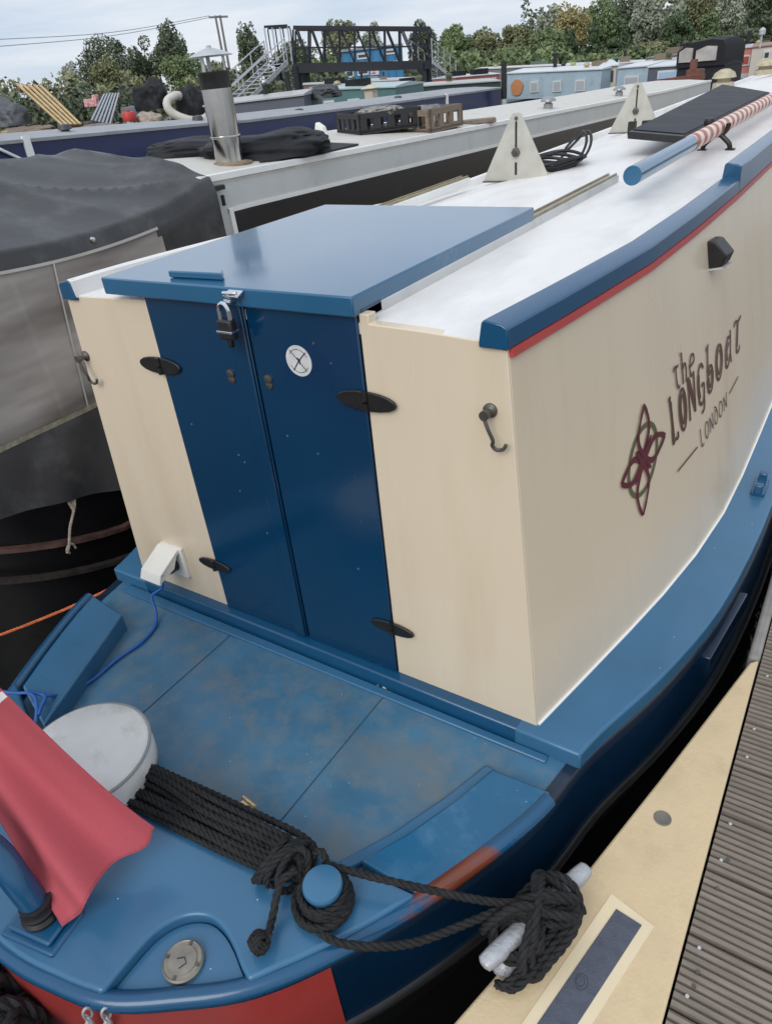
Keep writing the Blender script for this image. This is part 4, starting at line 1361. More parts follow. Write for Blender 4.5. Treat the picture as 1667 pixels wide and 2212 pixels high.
mb = MB(); mb.prism([(-3.29, 1.436, .74), (-1.53, 1.436, .74), (-1.565, 1.436, nz(1.43)), (-2.41, 1.436, nz(1.43) + .055), (-3.25, 1.436, nz(1.43))], (0, .03, 0)); mb.build('stern_bulkhead', grey_boat, nb)
mb = MB(); mb.box((NX - .015, 1.50, 1.69), (.03, .11, .022)); mb.box((NX - .012, 1.535, 1.63), (.015, .014, .05)); mb.build('side_catch', black_metal, nb, bevel=.002)
# hull with rounded stern
hull_b = []
for a in rng_(math.pi * .5 * 0, math.pi, 24):
    hull_b.append((-2.36 + .94 * math.cos(a), .36 - .78 * math.sin(a)))
hull_b = [(-1.40, 12.0), (-1.41, 6.0), (-1.42, 2.0)] + hull_b + [(-3.30, 2.0), (-3.30, 12.0)]
def ringz(off, z):
    c = Vector((-2.36, .5))
    out = []
    for x, y in hull_b:
        d = Vector((x + 2.36, (y - .5) if y < .5 else 0)); d.normalize()
        out.append((x + d.x * off, y + d.y * off, z + (.22 * min(1, max(0, (.55 - y) / .9)) if z > 0 else 0)))
    return out
mb = MB(); mb.loft([ringz(-.06, -.2), ringz(-.03, .2), ringz(0, .40), ringz(0, .58), ringz(-.06, .60), ringz(-.3, .60)], closed=False, caps=False); mb.build('hull', black_hull, nb, smooth=40)
for z, m in ((.36, rust), (.20, mat('worn_strake', (.025, .018, .016), .7, var=.5, nscale=20, bump=.3, bscale=50))):
    mb = MB(); mb.loft([ringz(.0, z + .016), ringz(.022, z + .010), ringz(.022, z - .010), ringz(.0, z - .016)], closed=False, caps=False); mb.build('rubbing_strake', mat('rusty_strake', (.10, .055, .045), .6, var=.5, nscale=16, bump=.2, bscale=40) if z > .3 else m, nb, smooth=0)
mb = MB(); mb.plate([(x, y) for x, y, _ in ringz(-.05, .7) if y < 1.6] , .55, .57); mb.build('stern_floor', mat('cockpit_floor', (.1, .085, .07), .8), nb)
mb = MB(); mb.box((-2.9, .8, .92), (.6, 1.0, .45)); mb.box((-2.2, 1.33, 1.15), (.7, .12, .85)); mb.build('cockpit_bench', mat('bench_tan', (.3, .23, .16), .7, var=.2), nb, bevel=.02)

# canopy
CY0, CY1 = -.42, 1.475
def canopy(u, v):
    y = CY0 + (CY1 - CY0) * u
    eave = 1.70 - .055 * math.sin(math.pi * min(1, max(0, (y + .1) / 1.5))) + .045 * max(0, (y - 1.2) / .275)
    zh = max(.58, .765 - .30 * (y + .13))
    ridge = 1.915 - .03 * max(0, min(1, (y - 1.2) / .28))
    prof = [(-1.375, zh), (-1.42, zh * .5 + .48), (-1.475, .98), (-1.49, 1.3), (-1.505, eave - .07), (-1.53, eave), (-1.72, eave + (ridge - eave) * .27), (-2.05, eave + (ridge - eave) * .64), (-2.4, ridge), (-2.8, eave + (ridge - eave) * .62), (-3.15, eave + (ridge - eave) * .22), (-3.3, eave - .02), (-3.34, 1.3), (-3.36, .75)]
    t = v * (len(prof) - 1); i = min(int(t), len(prof) - 2); f = t - i
    x = prof[i][0] * (1 - f) + prof[i + 1][0] * f
    z = prof[i][1] * (1 - f) + prof[i + 1][1] * f
    if z < 1.0 and v < .3:     # loose wrinkled skirt
        k = max(0, (1.0 - z) / .4)
        x += .022 * k * math.sin(9 * y + 5 * z) + .014 * k * math.sin(17 * y - 11 * z + 1)
    if .38 < v < .75:          # sagging top with diagonal creases
        w = math.sin(math.pi * (v - .38) / .37)
        z -= .03 * w * math.sin(math.pi * min(1, max(0, (y - CY0) / (CY1 - CY0)))) ** .7
        z += w * (.03 * (1 - abs(math.sin(3.1 * (y + x * .8)))) ** 2 + .018 * (1 - abs(math.sin(5.3 * (y - x * .45) + .6))) ** 3 + .006 * math.sin(15 * (y - x * .5)))
        th = math.atan2(y - 1.5, -(x + 1.5) + .02)      # creases running out from the front corner
        rad = math.hypot(y - 1.5, x + 1.5)
        z += .045 * w * min(1, rad / .35) * max(0, 1 - rad / 1.9) * ((1 - abs(math.sin(4.2 * th + .5))) ** 4 - .15)
    return (x, y, z)
NP = 13
def in_win(u, v):
    y = CY0 + (CY1 - CY0) * u
    vv = v * NP
    if not (2.0 < vv < 4.0): return False
    zf = (vv - 2) / 2
    edge = 1.20 - .15 * zf
    return -.25 < y < edge
def grid_skip(fn, nu, nv, test):
    mb = MB()
    vs = {}
    def g(i, j):
        if (i, j) not in vs: vs[(i, j)] = mb.bm.verts.new(V(fn(i / nu, j / nv)))
        return vs[(i, j)]
    for i in range(nu):
        for j in range(nv):
            if test((i + .5) / nu, (j + .5) / nv):
                mb.bm.faces.new([g(i, j), g(i + 1, j), g(i + 1, j + 1), g(i, j + 1)])
    return mb
cano = empty('boat_canopy', (-2.4, .5, .7), 'black canvas canopy with clear vinyl window panels over the stern of the light grey boat', 'canopy')
cv = grid_skip(canopy, 76, 104, lambda u, v: not in_win(u, v)).build('canvas', canvas, cano, smooth=180, recalc=False)
wn = grid_skip(canopy, 76, 104, in_win).build('vinyl_window', vinyl_mat(), cano, smooth=180, recalc=False)
mb = MB(); mb.face([canopy(0, k / 40) for k in range(41)]); mb.build('end_panel', canvas, cano, smooth=0)
mb = MB()
def on_win(y, vv, lift=.006):
    p = canopy((y - CY0) / (CY1 - CY0), vv / NP); return (p[0] + lift, p[1], p[2])
for ys_ in ((.50, .42),):
    mb.ribbon([on_win(ys_[0] + (ys_[1] - ys_[0]) * t, 4 - 2 * t) for t in rng_(0, 1, 12)], (1, 0, 0), .008)
mb.build('window_seam', mat('pale_zip', (.5, .47, .42), .6), cano, recalc=False)
mb = MB(); mb.ribbon([on_win(y, 2.0) for y in rng_(-.3, 1.2, 20)], (1, 0, 0), .022); mb.build('window_hem', mat('tan_hem', (.3, .27, .2), .8, var=.3, nscale=40), cano, recalc=False)
mb = MB(); mb.ribbon([on_win(y, 4.02) for y in rng_(-.3, 1.06, 20)], (1, 0, .2), .012); mb.build('window_piping', mat('pale_piping', (.42, .4, .37), .5), cano, recalc=False)
for y, vv in ((.25, 4.55), (.72, 4.6)):
    p = on_win(y, vv)
    mb = MB(); mb.lathe((p[0], p[1], p[2]), [(0, -.004), (.012, -.004), (.01, .006), (0, .008)], 10, 'X'); mb.build('press_stud', chrome, cano)
mb = MB()
for y in (-.2, .35, .9): mb.tube([(-1.54, y, .75), (-1.58, y, 1.55), (-1.75, y, 1.62), (-2.4, y, 1.72), (-3.05, y, 1.62), (-3.24, y, 1.52), (-3.28, y, .75)], .012, 8)
mb.build('canopy_hoop', alu, cano)  # pale hoops inside the canopy, added to imitate reflected streaks on the window
# frayed lashing from the skirt to the strake
mb = MB()
p = [V(at(155, 1082, 0, -1.40)), V(at(160, 1100, 0, -1.385)), V(at(152, 1140, 0, -1.36)), V(at(150, 1175, 0, -1.33)), V(at(146, 1195, 0, -1.33))]
mb.rope(p, .006, seg=5); mb.rope([p[0] + Vector((0, -.015, .004)), p[1], p[0] + Vector((0, .015, .0))], .007, seg=5); mb.rope([p[3], p[3] + Vector((0, -.02, -.02)), p[3] + Vector((0, -.012, -.04))], .005, seg=5); mb.rope([p[3], p[3] + Vector((0, .014, -.01)), p[3] + Vector((0, .02, -.035))], .005, seg=5)
tag(mb.build('frayed_lashing', mat('pale_cord', (.35, .3, .24), .9, var=.3, nscale=60), None), 'frayed pale cord tying the black canopy skirt down to the hull', 'cord')

# chimney
cx0, cy0 = -1.79, 1.90
zb = nz(cy0) + .03
ch = empty('boat_chimney', (cx0, cy0, zb), 'polished steel chimney with black collar and conical cap on the light grey roof', 'chimney')
mb = MB(); mb.lathe((cx0, cy0, zb), [(0, -.02), (.12, -.02), (.12, .004), (.088, .012), (0, .012)], 28); mb.build('flange', mat('rusty_flange', (.3, .22, .15), .6, metal=.4, var=.4, nscale=20), ch)
mb = MB(); mb.lathe((cx0, cy0, zb), [(0, .01), (.076, .01), (.077, .10), (.078, .36), (0, .36)], 36); mb.build('flue_pipe', stainless, ch)
mb = MB(); mb.lathe((cx0, cy0, zb + .125), [(.0, 0), (.080, 0), (.082, .006), (.08, .012), (0, .012)], 36); mb.build('pipe_band', stainless, ch)
mb = MB(); mb.lathe((cx0, cy0, zb + .352), [(0, 0), (.079, 0), (.08, .005), (.08, .06), (.083, .065), (.083, .076), (.07, .076), (.07, .03), (0, .03)], 36); mb.build('collar', black_metal, ch)
mb = MB()
for k in range(3):
    a = 2 * math.pi * k / 3 + .5
    mb.box((cx0 + .062 * math.cos(a), cy0 + .062 * math.sin(a), zb + .455), (.02, .006, .09), rz=a + math.pi / 2)
mb.build('cap_bracket', galv, ch)
mb = MB(); mb.lathe((cx0, cy0, zb + .495), [(0, -.002), (.11, -.002), (.115, .0), (.06, .022), (.012, .036), (.012, .045), (0, .046)], 32); mb.build('cap', galv, ch)

# vents on the grey roof
for px, py in ((1183, 245), (1336, 208), (645, 322)):
    q = at(px, py, 0, -1.75)
    z_ = nz(q[1]) + .02
    mb = MB(); mb.lathe((q[0], q[1], z_), [(0, -.01), (.045, -.01), (.045, .05), (.03, .055), (.03, .065), (.075, .07), (.07, .09), (.04, .11), (0, .116)], 18); mb.build('roof_vent', mat('grey_vent', (.3, .31, .31), .4, metal=.5), nb)
# things on the grey roof
def roofpt(px, py, dz=0.0):
    x = -2.2
    for _ in range(12):
        p = at(px, py, 2, 1.70); 
        break
    # walk down the ray until the roof surface is met
    d = ray(px, py)
    for t in np.linspace(2, 14, 2400):
        q = C0 + d * t
        zr = nz(q[1]) + .06 * (1 - ((q[0] + 2.41) / .87) ** 2) + .006
        if q[2] <= zr + dz: return V(q)
    return V(C0 + d * 8)
from mathutils import noise as mnoise
def heap(name, centre, sx, sy, sz, m, label, cat, seed, rz=0.0, parent=None):
    """a crumpled mound: dome pushed about by folded noise"""
    mb = MB()
    nu, nv = 46, 20
    rings = []
    c, s = math.cos(rz), math.sin(rz)
    for j in range(nv + 1):
        th = math.pi / 2 * min(.985, j / nv)
        ring = []
        for i in range(nu):
            a = 2 * math.pi * i / nu
            ca_, sa_ = math.cos(a), math.sin(a)
            ca_ = math.copysign(abs(ca_) ** .75, ca_); sa_ = math.copysign(abs(sa_) ** .75, sa_)
            q = Vector((ca_ * math.cos(th), sa_ * math.cos(th), math.sin(th)))
            k = 1 + .22 * mnoise.noise(q * 1.6 + Vector((seed, 0, 0))) - .16 * abs(mnoise.noise(q * 3.7 + Vector((0, seed, 0)))) + .05 * mnoise.noise(q * 9 + Vector((0, 0, seed)))
            rr = math.cos(th) ** .55
            x = sx * k * ca_ * rr; y = sy * k * sa_ * rr
            z = sz * math.sin(th) ** .8 * (.62 + .38 * k + .42 * mnoise.noise(Vector((x / sx * 1.3 + seed, y / sy * 1.3, 3))) * math.sin(th))
            ring.append((centre[0] + x * c - y * s, centre[1] + x * s + y * c, centre[2] + z))
        rings.append(ring)
    mb.loft(rings)
    o = mb.build(name, m, parent, smooth=60)
    if label: tag(o, label, cat)
    return o
mb = MB()
mp_ = [roofpt(658, 342), roofpt(560, 352), roofpt(640, 308), roofpt(775, 314)]
mb.prism([p + Vector((0, 0, .002)) for p in mp_], (0, 0, .008))
tag(mb.build('rubber_mat', mat('black_rubber_mat', (.02, .02, .022), .8), None), 'thin black rubber mat lying flat on the pale roof beside the tarpaulin bundle', 'mat')
q = roofpt(560, 345)
heap('tarpaulin_bundle', (q.x - .1, q.y + .16, q.z - .005), .42, .24, .12, black_tarp, 'folded black tarpaulin bundle on the grey roof just right of the chimney', 'tarpaulin', 3, rz=.7)
q = roofpt(440, 335)
heap('tarpaulin_bundle', (q.x - .12, q.y + .1, q.z - .005), .36, .2, .09, black_tarp, 'low black tarpaulin bundle on the grey roof just left of the chimney', 'tarpaulin', 9, rz=.6)
q = roofpt(300, 330)
mb = MB(); mb.box((q.x, q.y + .15, q.z + .03), (.6, .3, .07), rz=.7)
tag(mb.build('black_board', black_panel, None, bevel=.01), 'flat black board lying on the grey roof behind the canopy ridge', 'board')
# black plastic crate, with junk on it
def crate(corners, h, m, name, label, slats=4, wall=.012):
    a, b, d = corners       # near-left, near-right, far-left on the roof
    e1 = (b - a); e2 = (d - a)
    r0 = empty(name, (a.x, a.y, a.z), label, 'crate')
    def side(p, q_):
        mb = MB()
        n = Vector((0, 0, 1)).cross(q_ - p).normalized()
        u = q_ - p
        mb.prism([p + Vector((0, 0, h * .74)), q_ + Vector((0, 0, h * .74)), q_ + Vector((0, 0, h)), p + Vector((0, 0, h))], n * wall)
        mb.prism([p + Vector((0, 0, .0)), q_ + Vector((0, 0, .0)), q_ + Vector((0, 0, h * .2)), p + Vector((0, 0, h * .2))], n * wall)
        for k in range(slats + 1):
            t0 = k / slats * .88; t1 = t0 + .12
            mb.prism([p + u * t0 + Vector((0, 0, h * .18)), p + u * t1 + Vector((0, 0, h * .18)), p + u * t1 + Vector((0, 0, h * .76)), p + u * t0 + Vector((0, 0, h * .76))], n * wall * .8)
        mb.build('crate_side', m, r0)
    c = b + e2
    for p, q_ in ((a, b), (b, c), (c, d), (d, a)): side(p, q_)
    mb = MB(); mb.prism([a + Vector((0, 0, .01)), b + Vector((0, 0, .01)), c + Vector((0, 0, .01)), d + Vector((0, 0, .01))], (0, 0, .012)); mb.build('crate_base', m, r0)
    return r0
a, b = roofpt(778, 292), roofpt(912, 285)
dv = (b - a); dv.z = 0
bk = Vector((-dv.y, dv.x, 0)).normalized() * .42
crate((a, Vector((b.x, b.y, a.z)), a + bk), .13, mat('black_plastic', (.02, .02, .021), .5, var=.3), 'plastic_crate', 'black slatted plastic crate on the grey roof with odds and ends piled on it')
q = a + dv * .5 + bk * .45
heap('scrap_pile', (q.x, q.y, a.z + .1), .2, .15, .05, mat('mixed_scrap', (.2, .19, .17), .7, var=.9, nscale=30, bump=.5, bscale=30), 'pile of mixed grey and cream scraps heaped in the black plastic crate', 'scrap', 5)
a2, b2 = roofpt(930, 288), roofpt(1000, 275)
dv2 = b2 - a2; dv2.z = 0
bk2 = Vector((-dv2.y, dv2.x, 0)).normalized() * .34
crate((a2, Vector((b2.x, b2.y, a2.z)), a2 + bk2), .15, wood, 'wooden_crate', 'small weathered wooden crate on the grey roof right of the black crate', 3, .02)
q = a2 + dv2 * .5 + bk2 * .5
heap('sack', (q.x, q.y, a2.z + .1), .13, .12, .065, mat('grey_sack', (.17, .165, .16), .8, var=.4, nscale=18, bump=.4, bscale=20), 'rumpled dark grey sack stuffed into the small wooden crate', 'sack', 8)
q = roofpt(1028, 272)
mb = MB(); mb.box((q.x - .1, q.y + .15, q.z + .02), (.36, .14, .03), rz=.5)
tag(mb.build('offcut_board', wood, None, bevel=.004), 'short dark board lying on the grey roof beside the wooden crate', 'board')
mb = MB()
q = roofpt(690, 300)
mb.prism([(q.x - .05, q.y, q.z), (q.x + .05, q.y, q.z), (q.x + .03, q.y, q.z + .07), (q.x - .02, q.y, q.z + .1)], (0, .05, 0))
tag(mb.build('roof_block', white_plastic, None, bevel=.006), 'small white block standing at the far edge of the grey roof', 'block')

# ------------------------------------------------------------------ navy boat beyond
nv = empty('navy_narrowboat', (-4.5, 6, 0), 'long navy blue narrowboat with grey roof lying beyond the light grey boat', 'narrowboat')
navy_m = mat('navy_cabin', (.012, .02, .085), .35, var=.15, nscale=2, coat=.15)
roof_grey = mat('mid_grey_roof', (.3, .31, .33), .6, var=.1, nscale=4, dirt=(.2, .2, .2), dirt_lo=.5, dirt_hi=.8)
NVX = -4.5
pts_nv = [(-40, 312), (0, 309), (461, 267), (531, 262), (800, 229), (1085, 190)]
tops = [V(at(px, py, 0, NVX)) for px, py in pts_nv]
mb = MB(); mb.loft([[(NVX + .02, p.y, .6), (NVX, p.y, p.z), (NVX - .05, p.y, p.z), (NVX - .05, p.y, .6)] for p in tops]); mb.build('cabin_side', navy_m, nv, smooth=30)
mb = MB(); mb.loft([[(NVX + .02, p.y, p.z - .012), (NVX + .02, p.y, p.z + .012), (NVX - .5, p.y, p.z + .05), (NVX - .95, p.y, p.z + .06), (NVX - 1.85, p.y, p.z + .01), (NVX - 1.85, p.y, p.z - .02)] for p in tops]); mb.build('roof', roof_grey, nv, smooth=30)
mb = MB(); e_ = tops[-1]; mb.prism([(NVX, e_.y + .002, .6), (NVX, e_.y + .002, e_.z), (NVX - .9, e_.y + .002, e_.z + .05), (NVX - 1.82, e_.y + .002, e_.z), (NVX - 1.82, e_.y + .002, .6)], (0, .03, 0)); mb.build('end_bulkhead', navy_m, nv)
mb = MB(); mb.box((NVX - .9, 6.2, .3), (2.3, 13, .6)); mb.build('hull', black_hull, nv, bevel=.1)
for px in (62, 965):
    p = V(at(px, 318 if px < 100 else 215, 0, NVX + .012))
    mb = MB(); mb.box((NVX + .012, p.y, p.z - .07), (.02, .06, .30)); mb.build('white_stripe', white_line, nv)
mb = MB()
p0_, p1_ = V(at(0, 322, 0, NVX + .03)), V(at(60, 350, 0, NVX + .03))
mb.bar(p0_, p1_, .012); mb.build('stay_rod', white_line, nv)
for px, py in ((145, 292), (648, 252), (860, 222), (430, 270)):
    p = V(at(px, py, 0, NVX - .35))
    mb = MB(); mb.lathe((p.x, p.y, p.z - .02), [(0, 0), (.035, 0), (.035, .06), (.06, .065), (.05, .1), (0, .11)], 12); mb.build('roof_vent', mat('dark_vent', (.05, .05, .055), .5), nv)
pm = at(1088, 232, 0, NVX + .15)
pst = empty('mooring_post', (pm[0], pm[1], 0), 'slim black mooring post with grey foot standing at the far end of the navy boat', 'post')
zt = at(1088, 132, 0, NVX + .15)[2]
mb = MB(); mb.tube([(pm[0], pm[1], pm[2] + .1), (pm[0], pm[1], zt)], .045, 10); mb.build('post_shaft', black_metal, pst)
mb = MB(); mb.tube([(pm[0], pm[1], -.3), (pm[0], pm[1], pm[2] + .12)], .05, 10); mb.build('post_foot', galv, pst)
#@@PART5
# ------------------------------------------------------------------ far boats
def fcol(name, c, **k):
    k.setdefault('rough', .5); k.setdefault('var', .08); k.setdefault('nscale', 1.5)
    return mat(name, c, **k)
glass_m = fcol('dark_glass', (.05, .06, .07), rough=.15, coat=.3)
pale_glass = fcol('pale_glass', (.42, .45, .47), rough=.2)
frame_m = fcol('window_frame_paint', (.6, .62, .62))
def far_boat(name, label, l, r, side, roof, hull, ch=.75, width=1.8, wins=(), group=None, zg=None, ends=.9, cat='narrowboat', emblem=None, pane=pale_glass):
    """l, r: (px, py, distance) of the two ends of the roof edge on the side facing us"""
    A, B = V(far(*l)), V(far(*r))
    u = (B - A); u.z = 0; Lh = u.length; u.normalize()
    n = Vector((-u.y, u.x, 0))
    if n.dot(A - V(C0)) < 0: n = -n
    r0 = empty(name, (A.x, A.y, 0), label, cat, group)
    zt = lambda t: A.z + (B.z - A.z) * t
    P = lambda t, back, z: Vector((A.x, A.y, 0)) + u * (Lh * t) + n * back + Vector((0, 0, z))
    mb = MB()
    mb.loft([[P(t, 0, max(.3, zt(t) - ch)), P(t, .04, zt(t)), P(t, width - .04, zt(t)), P(t, width, max(.3, zt(t) - ch))] for t in (0, .25, .5, .75, 1)])
    mb.build('cabin', side, r0, smooth=0)
    mb = MB()
    mb.loft([[P(t, .0, zt(t) + .004), P(t, .0, zt(t) + .03), P(t, width / 2, zt(t) + .09), P(t, width, zt(t) + .03), P(t, width, zt(t) + .004)] for t in (-.008, .25, .5, .75, 1.008)])
    mb.build('roof', roof, r0, smooth=30)
    zg_ = min(max(.25, zt(0) - ch), max(.25, zt(1) - ch)) + .02
    mb = MB()
    e = ends / Lh
    mb.loft([[P(t, w0, -.2), P(t, w0 - .06, zg_), P(t, width - w0 + .06, zg_), P(t, width - w0, -.2)] for t, w0 in ((-e, width * .42), (-e * .5, .1), (0, -.15), (1, -.15), (1 + e * .5, .1), (1 + e, width * .42))])
    mb.build('hull', hull, r0, smooth=0)
    for (t0, t1, za, zb_) in wins:
        za, zb_ = zt((t0 + t1) / 2) - za, zt((t0 + t1) / 2) - zb_
        mb = MB(); mb.prism([P(t0, -.025, za), P(t1, -.025, za), P(t1, -.02, zb_), P(t0, -.02, zb_)], n * .08)
        f = mb.build('window', frame_m, r0)
        d = .035 / Lh
        mb = MB(); mb.prism([P(t0 + d, -.032, za - .035), P(t1 - d, -.032, za - .035), P(t1 - d, -.027, zb_ + .035), P(t0 + d, -.027, zb_ + .035)], n * .02)
        mb.build('pane', pane, f)
    rr_ = random.Random(name + label)
    for _ in range(rr_.randint(2, 4)):
        t = rr_.uniform(.08, .92); b_ = rr_.uniform(.3, width - .3); kind = rr_.choice(('roof_box', 'chimney', 'roof_vent', 'plant_pot', 'roof_box'))
        z_ = zt(t) + .05
        q = P(t, b_, z_)
        mb = MB()
        if kind == 'roof_box':
            mb.box((q.x, q.y, z_ + .07), (rr_.uniform(.3, .7), rr_.uniform(.25, .4), rr_.uniform(.12, .22)), rz=math.atan2(u.y, u.x) + rr_.uniform(-.15, .15)); m_ = rr_.choice((wood, fcol('slate_box', (.2, .25, .3)), fcol('faded_green_box', (.1, .16, .1)), black_tarp))
        elif kind == 'chimney':
            mb.tube([(q.x, q.y, z_ - .05), (q.x, q.y, z_ + .35)], .055, 10); mb.lathe((q.x, q.y, z_ + .35), [(0, 0), (.08, .0), (.07, .03), (0, .05)], 10); m_ = black_metal
        elif kind == 'roof_vent':
            mb.lathe((q.x, q.y, z_ - .02), [(0, 0), (.05, 0), (.05, .06), (.09, .07), (.06, .12), (0, .13)], 12); m_ = fcol('brass_vent', (.4, .33, .18), metal=.5)
        else:
            mb.lathe((q.x, q.y, z_ - .02), [(0, 0), (.07, 0), (.08, .1), (.06, .1), (.09, .14), (.1, .19), (.05, .24), (0, .25)], 9); m_ = fcol('planter_green', (.08, .09, .04), var=.5, nscale=12)
        mb.build(kind, m_, r0, smooth=30)
    if emblem:
        t, dz, rad, m = emblem
        mb = MB()
        mb.prism([P(t, -.028, zt(t) - dz) + u * (rad * math.cos(a) * (1 + .08 * math.sin(5 * a))) + Vector((0, 0, rad * math.sin(a))) for a in rng_(0, 2 * math.pi * 23 / 24, 23)], n * .03)
        mb.build('emblem', m, r0)
    return r0, P, zt
fb = 'boats moored in the far rows'
ltblue = fcol('pale_blue_paint', (.34, .44, .5), dirt=(.25, .3, .33), dirt_lo=.5, dirt_hi=.8)
greyroof2 = fcol('grey_roof_paint', (.42, .42, .42))
hullk = fcol('dark_hull_paint', (.012, .013, .016))
teal = fcol('teal_paint', (.08, .17, .17))
far_boat('narrowboat', 'pale blue narrowboat with orange round emblem and three square windows in the far row', (1094, 160, 24), (1298, 151, 22.5), ltblue, fcol('pale_roof', (.6, .63, .65)), hullk, ch=.62, wins=((.27, .36, .2, .47), (.515, .605, .2, .47), (.75, .85, .2, .47)), group=fb, emblem=(.12, .34, .2, fcol('orange_emblem', (.5, .22, .1))))
far_boat('narrowboat', 'pale blue cabin with one wide window right of the cream wheelhouse', (1332, 149, 22), (1398, 144, 21.5), ltblue, fcol('pale_roof', (.6, .63, .65)), hullk, ch=.62, wins=((.28, .76, .17, .42),), group=fb, ends=.3)
far_boat('narrowboat', 'slate sided boat with broad pale blue panel left of the black canopied boat', (1398, 147, 20), (1500, 141, 19.5), fcol('slate_paint', (.09, .1, .13)), fcol('pale_roof', (.6, .63, .65)), hullk, ch=.62, wins=((.24, .92, .06, .42),), group=fb, ends=.3, pane=fcol('pale_blue_panel', (.38, .5, .66)))
far_boat('narrowboat', 'teal narrowboat with two cream framed windows under the footbridge', (655, 197, 19), (852, 190, 18), teal, fcol('light_teal_roof', (.4, .5, .5)), hullk, ch=.6, wins=((.22, .34, .2, .36), (.49, .62, .18, .36)), group=fb)
far_boat('narrowboat', 'dark slate boat with long grey roof left of the bridge legs', (440, 232, 15.5), (655, 207, 15), fcol('slate_paint', (.09, .1, .13)), greyroof2, hullk, ch=.6, group=fb)
far_boat('narrowboat', 'dark green boat with pale grey roof lying right of the bridge leg', (850, 192, 21), (1082, 176, 22), fcol('dark_green_paint', (.03, .055, .045)), greyroof2, hullk, ch=.6, group=fb)
far_boat('narrowboat', 'red and cream boat half hidden behind the black mooring post', (985, 168, 30), (1080, 160, 31), fcol('dull_red_paint', (.33, .1, .075)), fcol('pale_roof', (.6, .63, .65)), hullk, ch=.7, wins=((.1, .35, .1, .3), (.55, .9, .1, .3)), group=fb)
far_boat('narrowboat', 'grey boat with bleached roof in the back row behind the orange emblem', (1048, 150, 34), (1215, 142, 35), fcol('mid_grey_paint', (.2, .21, .22)), fcol('bleached_roof', (.55, .54, .52)), hullk, ch=.7, group=fb)
far_boat('narrowboat', 'grey boat with bleached roof in the back row behind the cream wheelhouse', (1222, 143, 33), (1400, 135, 33), fcol('mid_grey_paint', (.2, .21, .22)), fcol('bleached_roof', (.55, .54, .52)), hullk, ch=.7, group=fb)
far_boat('narrowboat', 'bright red boat with two dark red panels beyond the black canopy at right', (1560, 110, 26), (1626, 103, 26), fcol('faded_red_paint', (.45, .16, .13)), greyroof2, fcol('white_hull', (.55, .55, .54)), ch=.62, wins=((.04, .3, .16, .42), (.64, .95, .16, .42)), group=fb, pane=fcol('deep_red_panel', (.4, .07, .05)))
far_boat('narrowboat', 'cream boat with dark doorway at the right edge under the trees', (1624, 104, 25), (1700, 96, 25), fcol('off_white_paint', (.55, .5, .44)), fcol('brown_roof', (.28, .14, .1)), hullk, ch=.75, wins=((.35, .55, .1, .5),), group=fb, pane=glass_m)
far_boat('narrowboat', 'low brown boat lying in front of the blue building', (655, 184, 40), (860, 174, 40), fcol('brown_paint', (.18, .12, .09)), fcol('bleached_roof', (.55, .54, .52)), hullk, ch=.6, group=fb)
# wheelhouse
A, B = V(far(1298, 145, 23)), V(far(1331, 143, 23))
u_ = (B - A); u_.z = 0; wl = u_.length; u_.normalize(); n_ = Vector((-u_.y, u_.x, 0))
wh = empty('wheelhouse', (A.x, A.y, 0), 'cream wheelhouse with peaked pale roof between the two pale blue cabins', 'wheelhouse')
zb_ = A.z - .62
mb = MB(); mb.prism([(A.x, A.y, zb_), (B.x, B.y, zb_), (B.x, B.y, B.z), (A.x, A.y, A.z)], n_ * .7); mb.build('wheelhouse_wall', fcol('cream_wall', (.55, .5, .38)), wh)
mb = MB()
c_ = (A + B) / 2 + n_ * .35; zt_ = A.z
cs = [A - u_ * .06 - n_ * .06, B + u_ * .06 - n_ * .06, B + u_ * .06 + n_ * .76, A - u_ * .06 + n_ * .76]
mb.loft([[(p.x, p.y, zt_ - .0) for p in cs], [(p.x, p.y, zt_ + .03) for p in cs], [((p.x * .25 + c_.x * .75), (p.y * .25 + c_.y * .75), zt_ + .15) for p in cs]]); mb.build('peaked_roof', fcol('pale_roof', (.6, .63, .65)), wh)
mb = MB(); mb.prism([A + u_ * .15 - n_ * .02 + Vector((0, 0, -.36)), A + u_ * .32 - n_ * .02 + Vector((0, 0, -.36)), A + u_ * .32 - n_ * .02 + Vector((0, 0, -.1)), A + u_ * .15 - n_ * .02 + Vector((0, 0, -.1))], n_ * .05); mb.build('window', glass_m, wh)
mb = MB(); mb.box((c_.x, c_.y, zb_ / 2), (1.0, 1.0, zb_)); mb.build('wheelhouse_base', fcol('dark_brown_base', (.07, .055, .05)), wh)
# lantern-shaped cream box on the teal boat
q = V(far(802, 212, 17.4))
mb = MB(); hh = (212 - 190) * mpp(802, 200, 17.4)
mb.box((q.x, q.y, q.z + hh * .4), (.2, .2, hh * .8)); 
mb.loft([[(q.x + sx_ * w, q.y + sy_ * w, z) for sx_, sy_ in ((-1, -1), (1, -1), (1, 1), (-1, 1))] for w, z in ((.15, q.z + hh * .8), (.15, q.z + hh * .86), (.03, q.z + hh * 1.15))])
tag(mb.build('roof_box', fcol('cream_wall', (.55, .5, .38)), None), 'small cream box with a peaked lid on the teal boat', 'box')
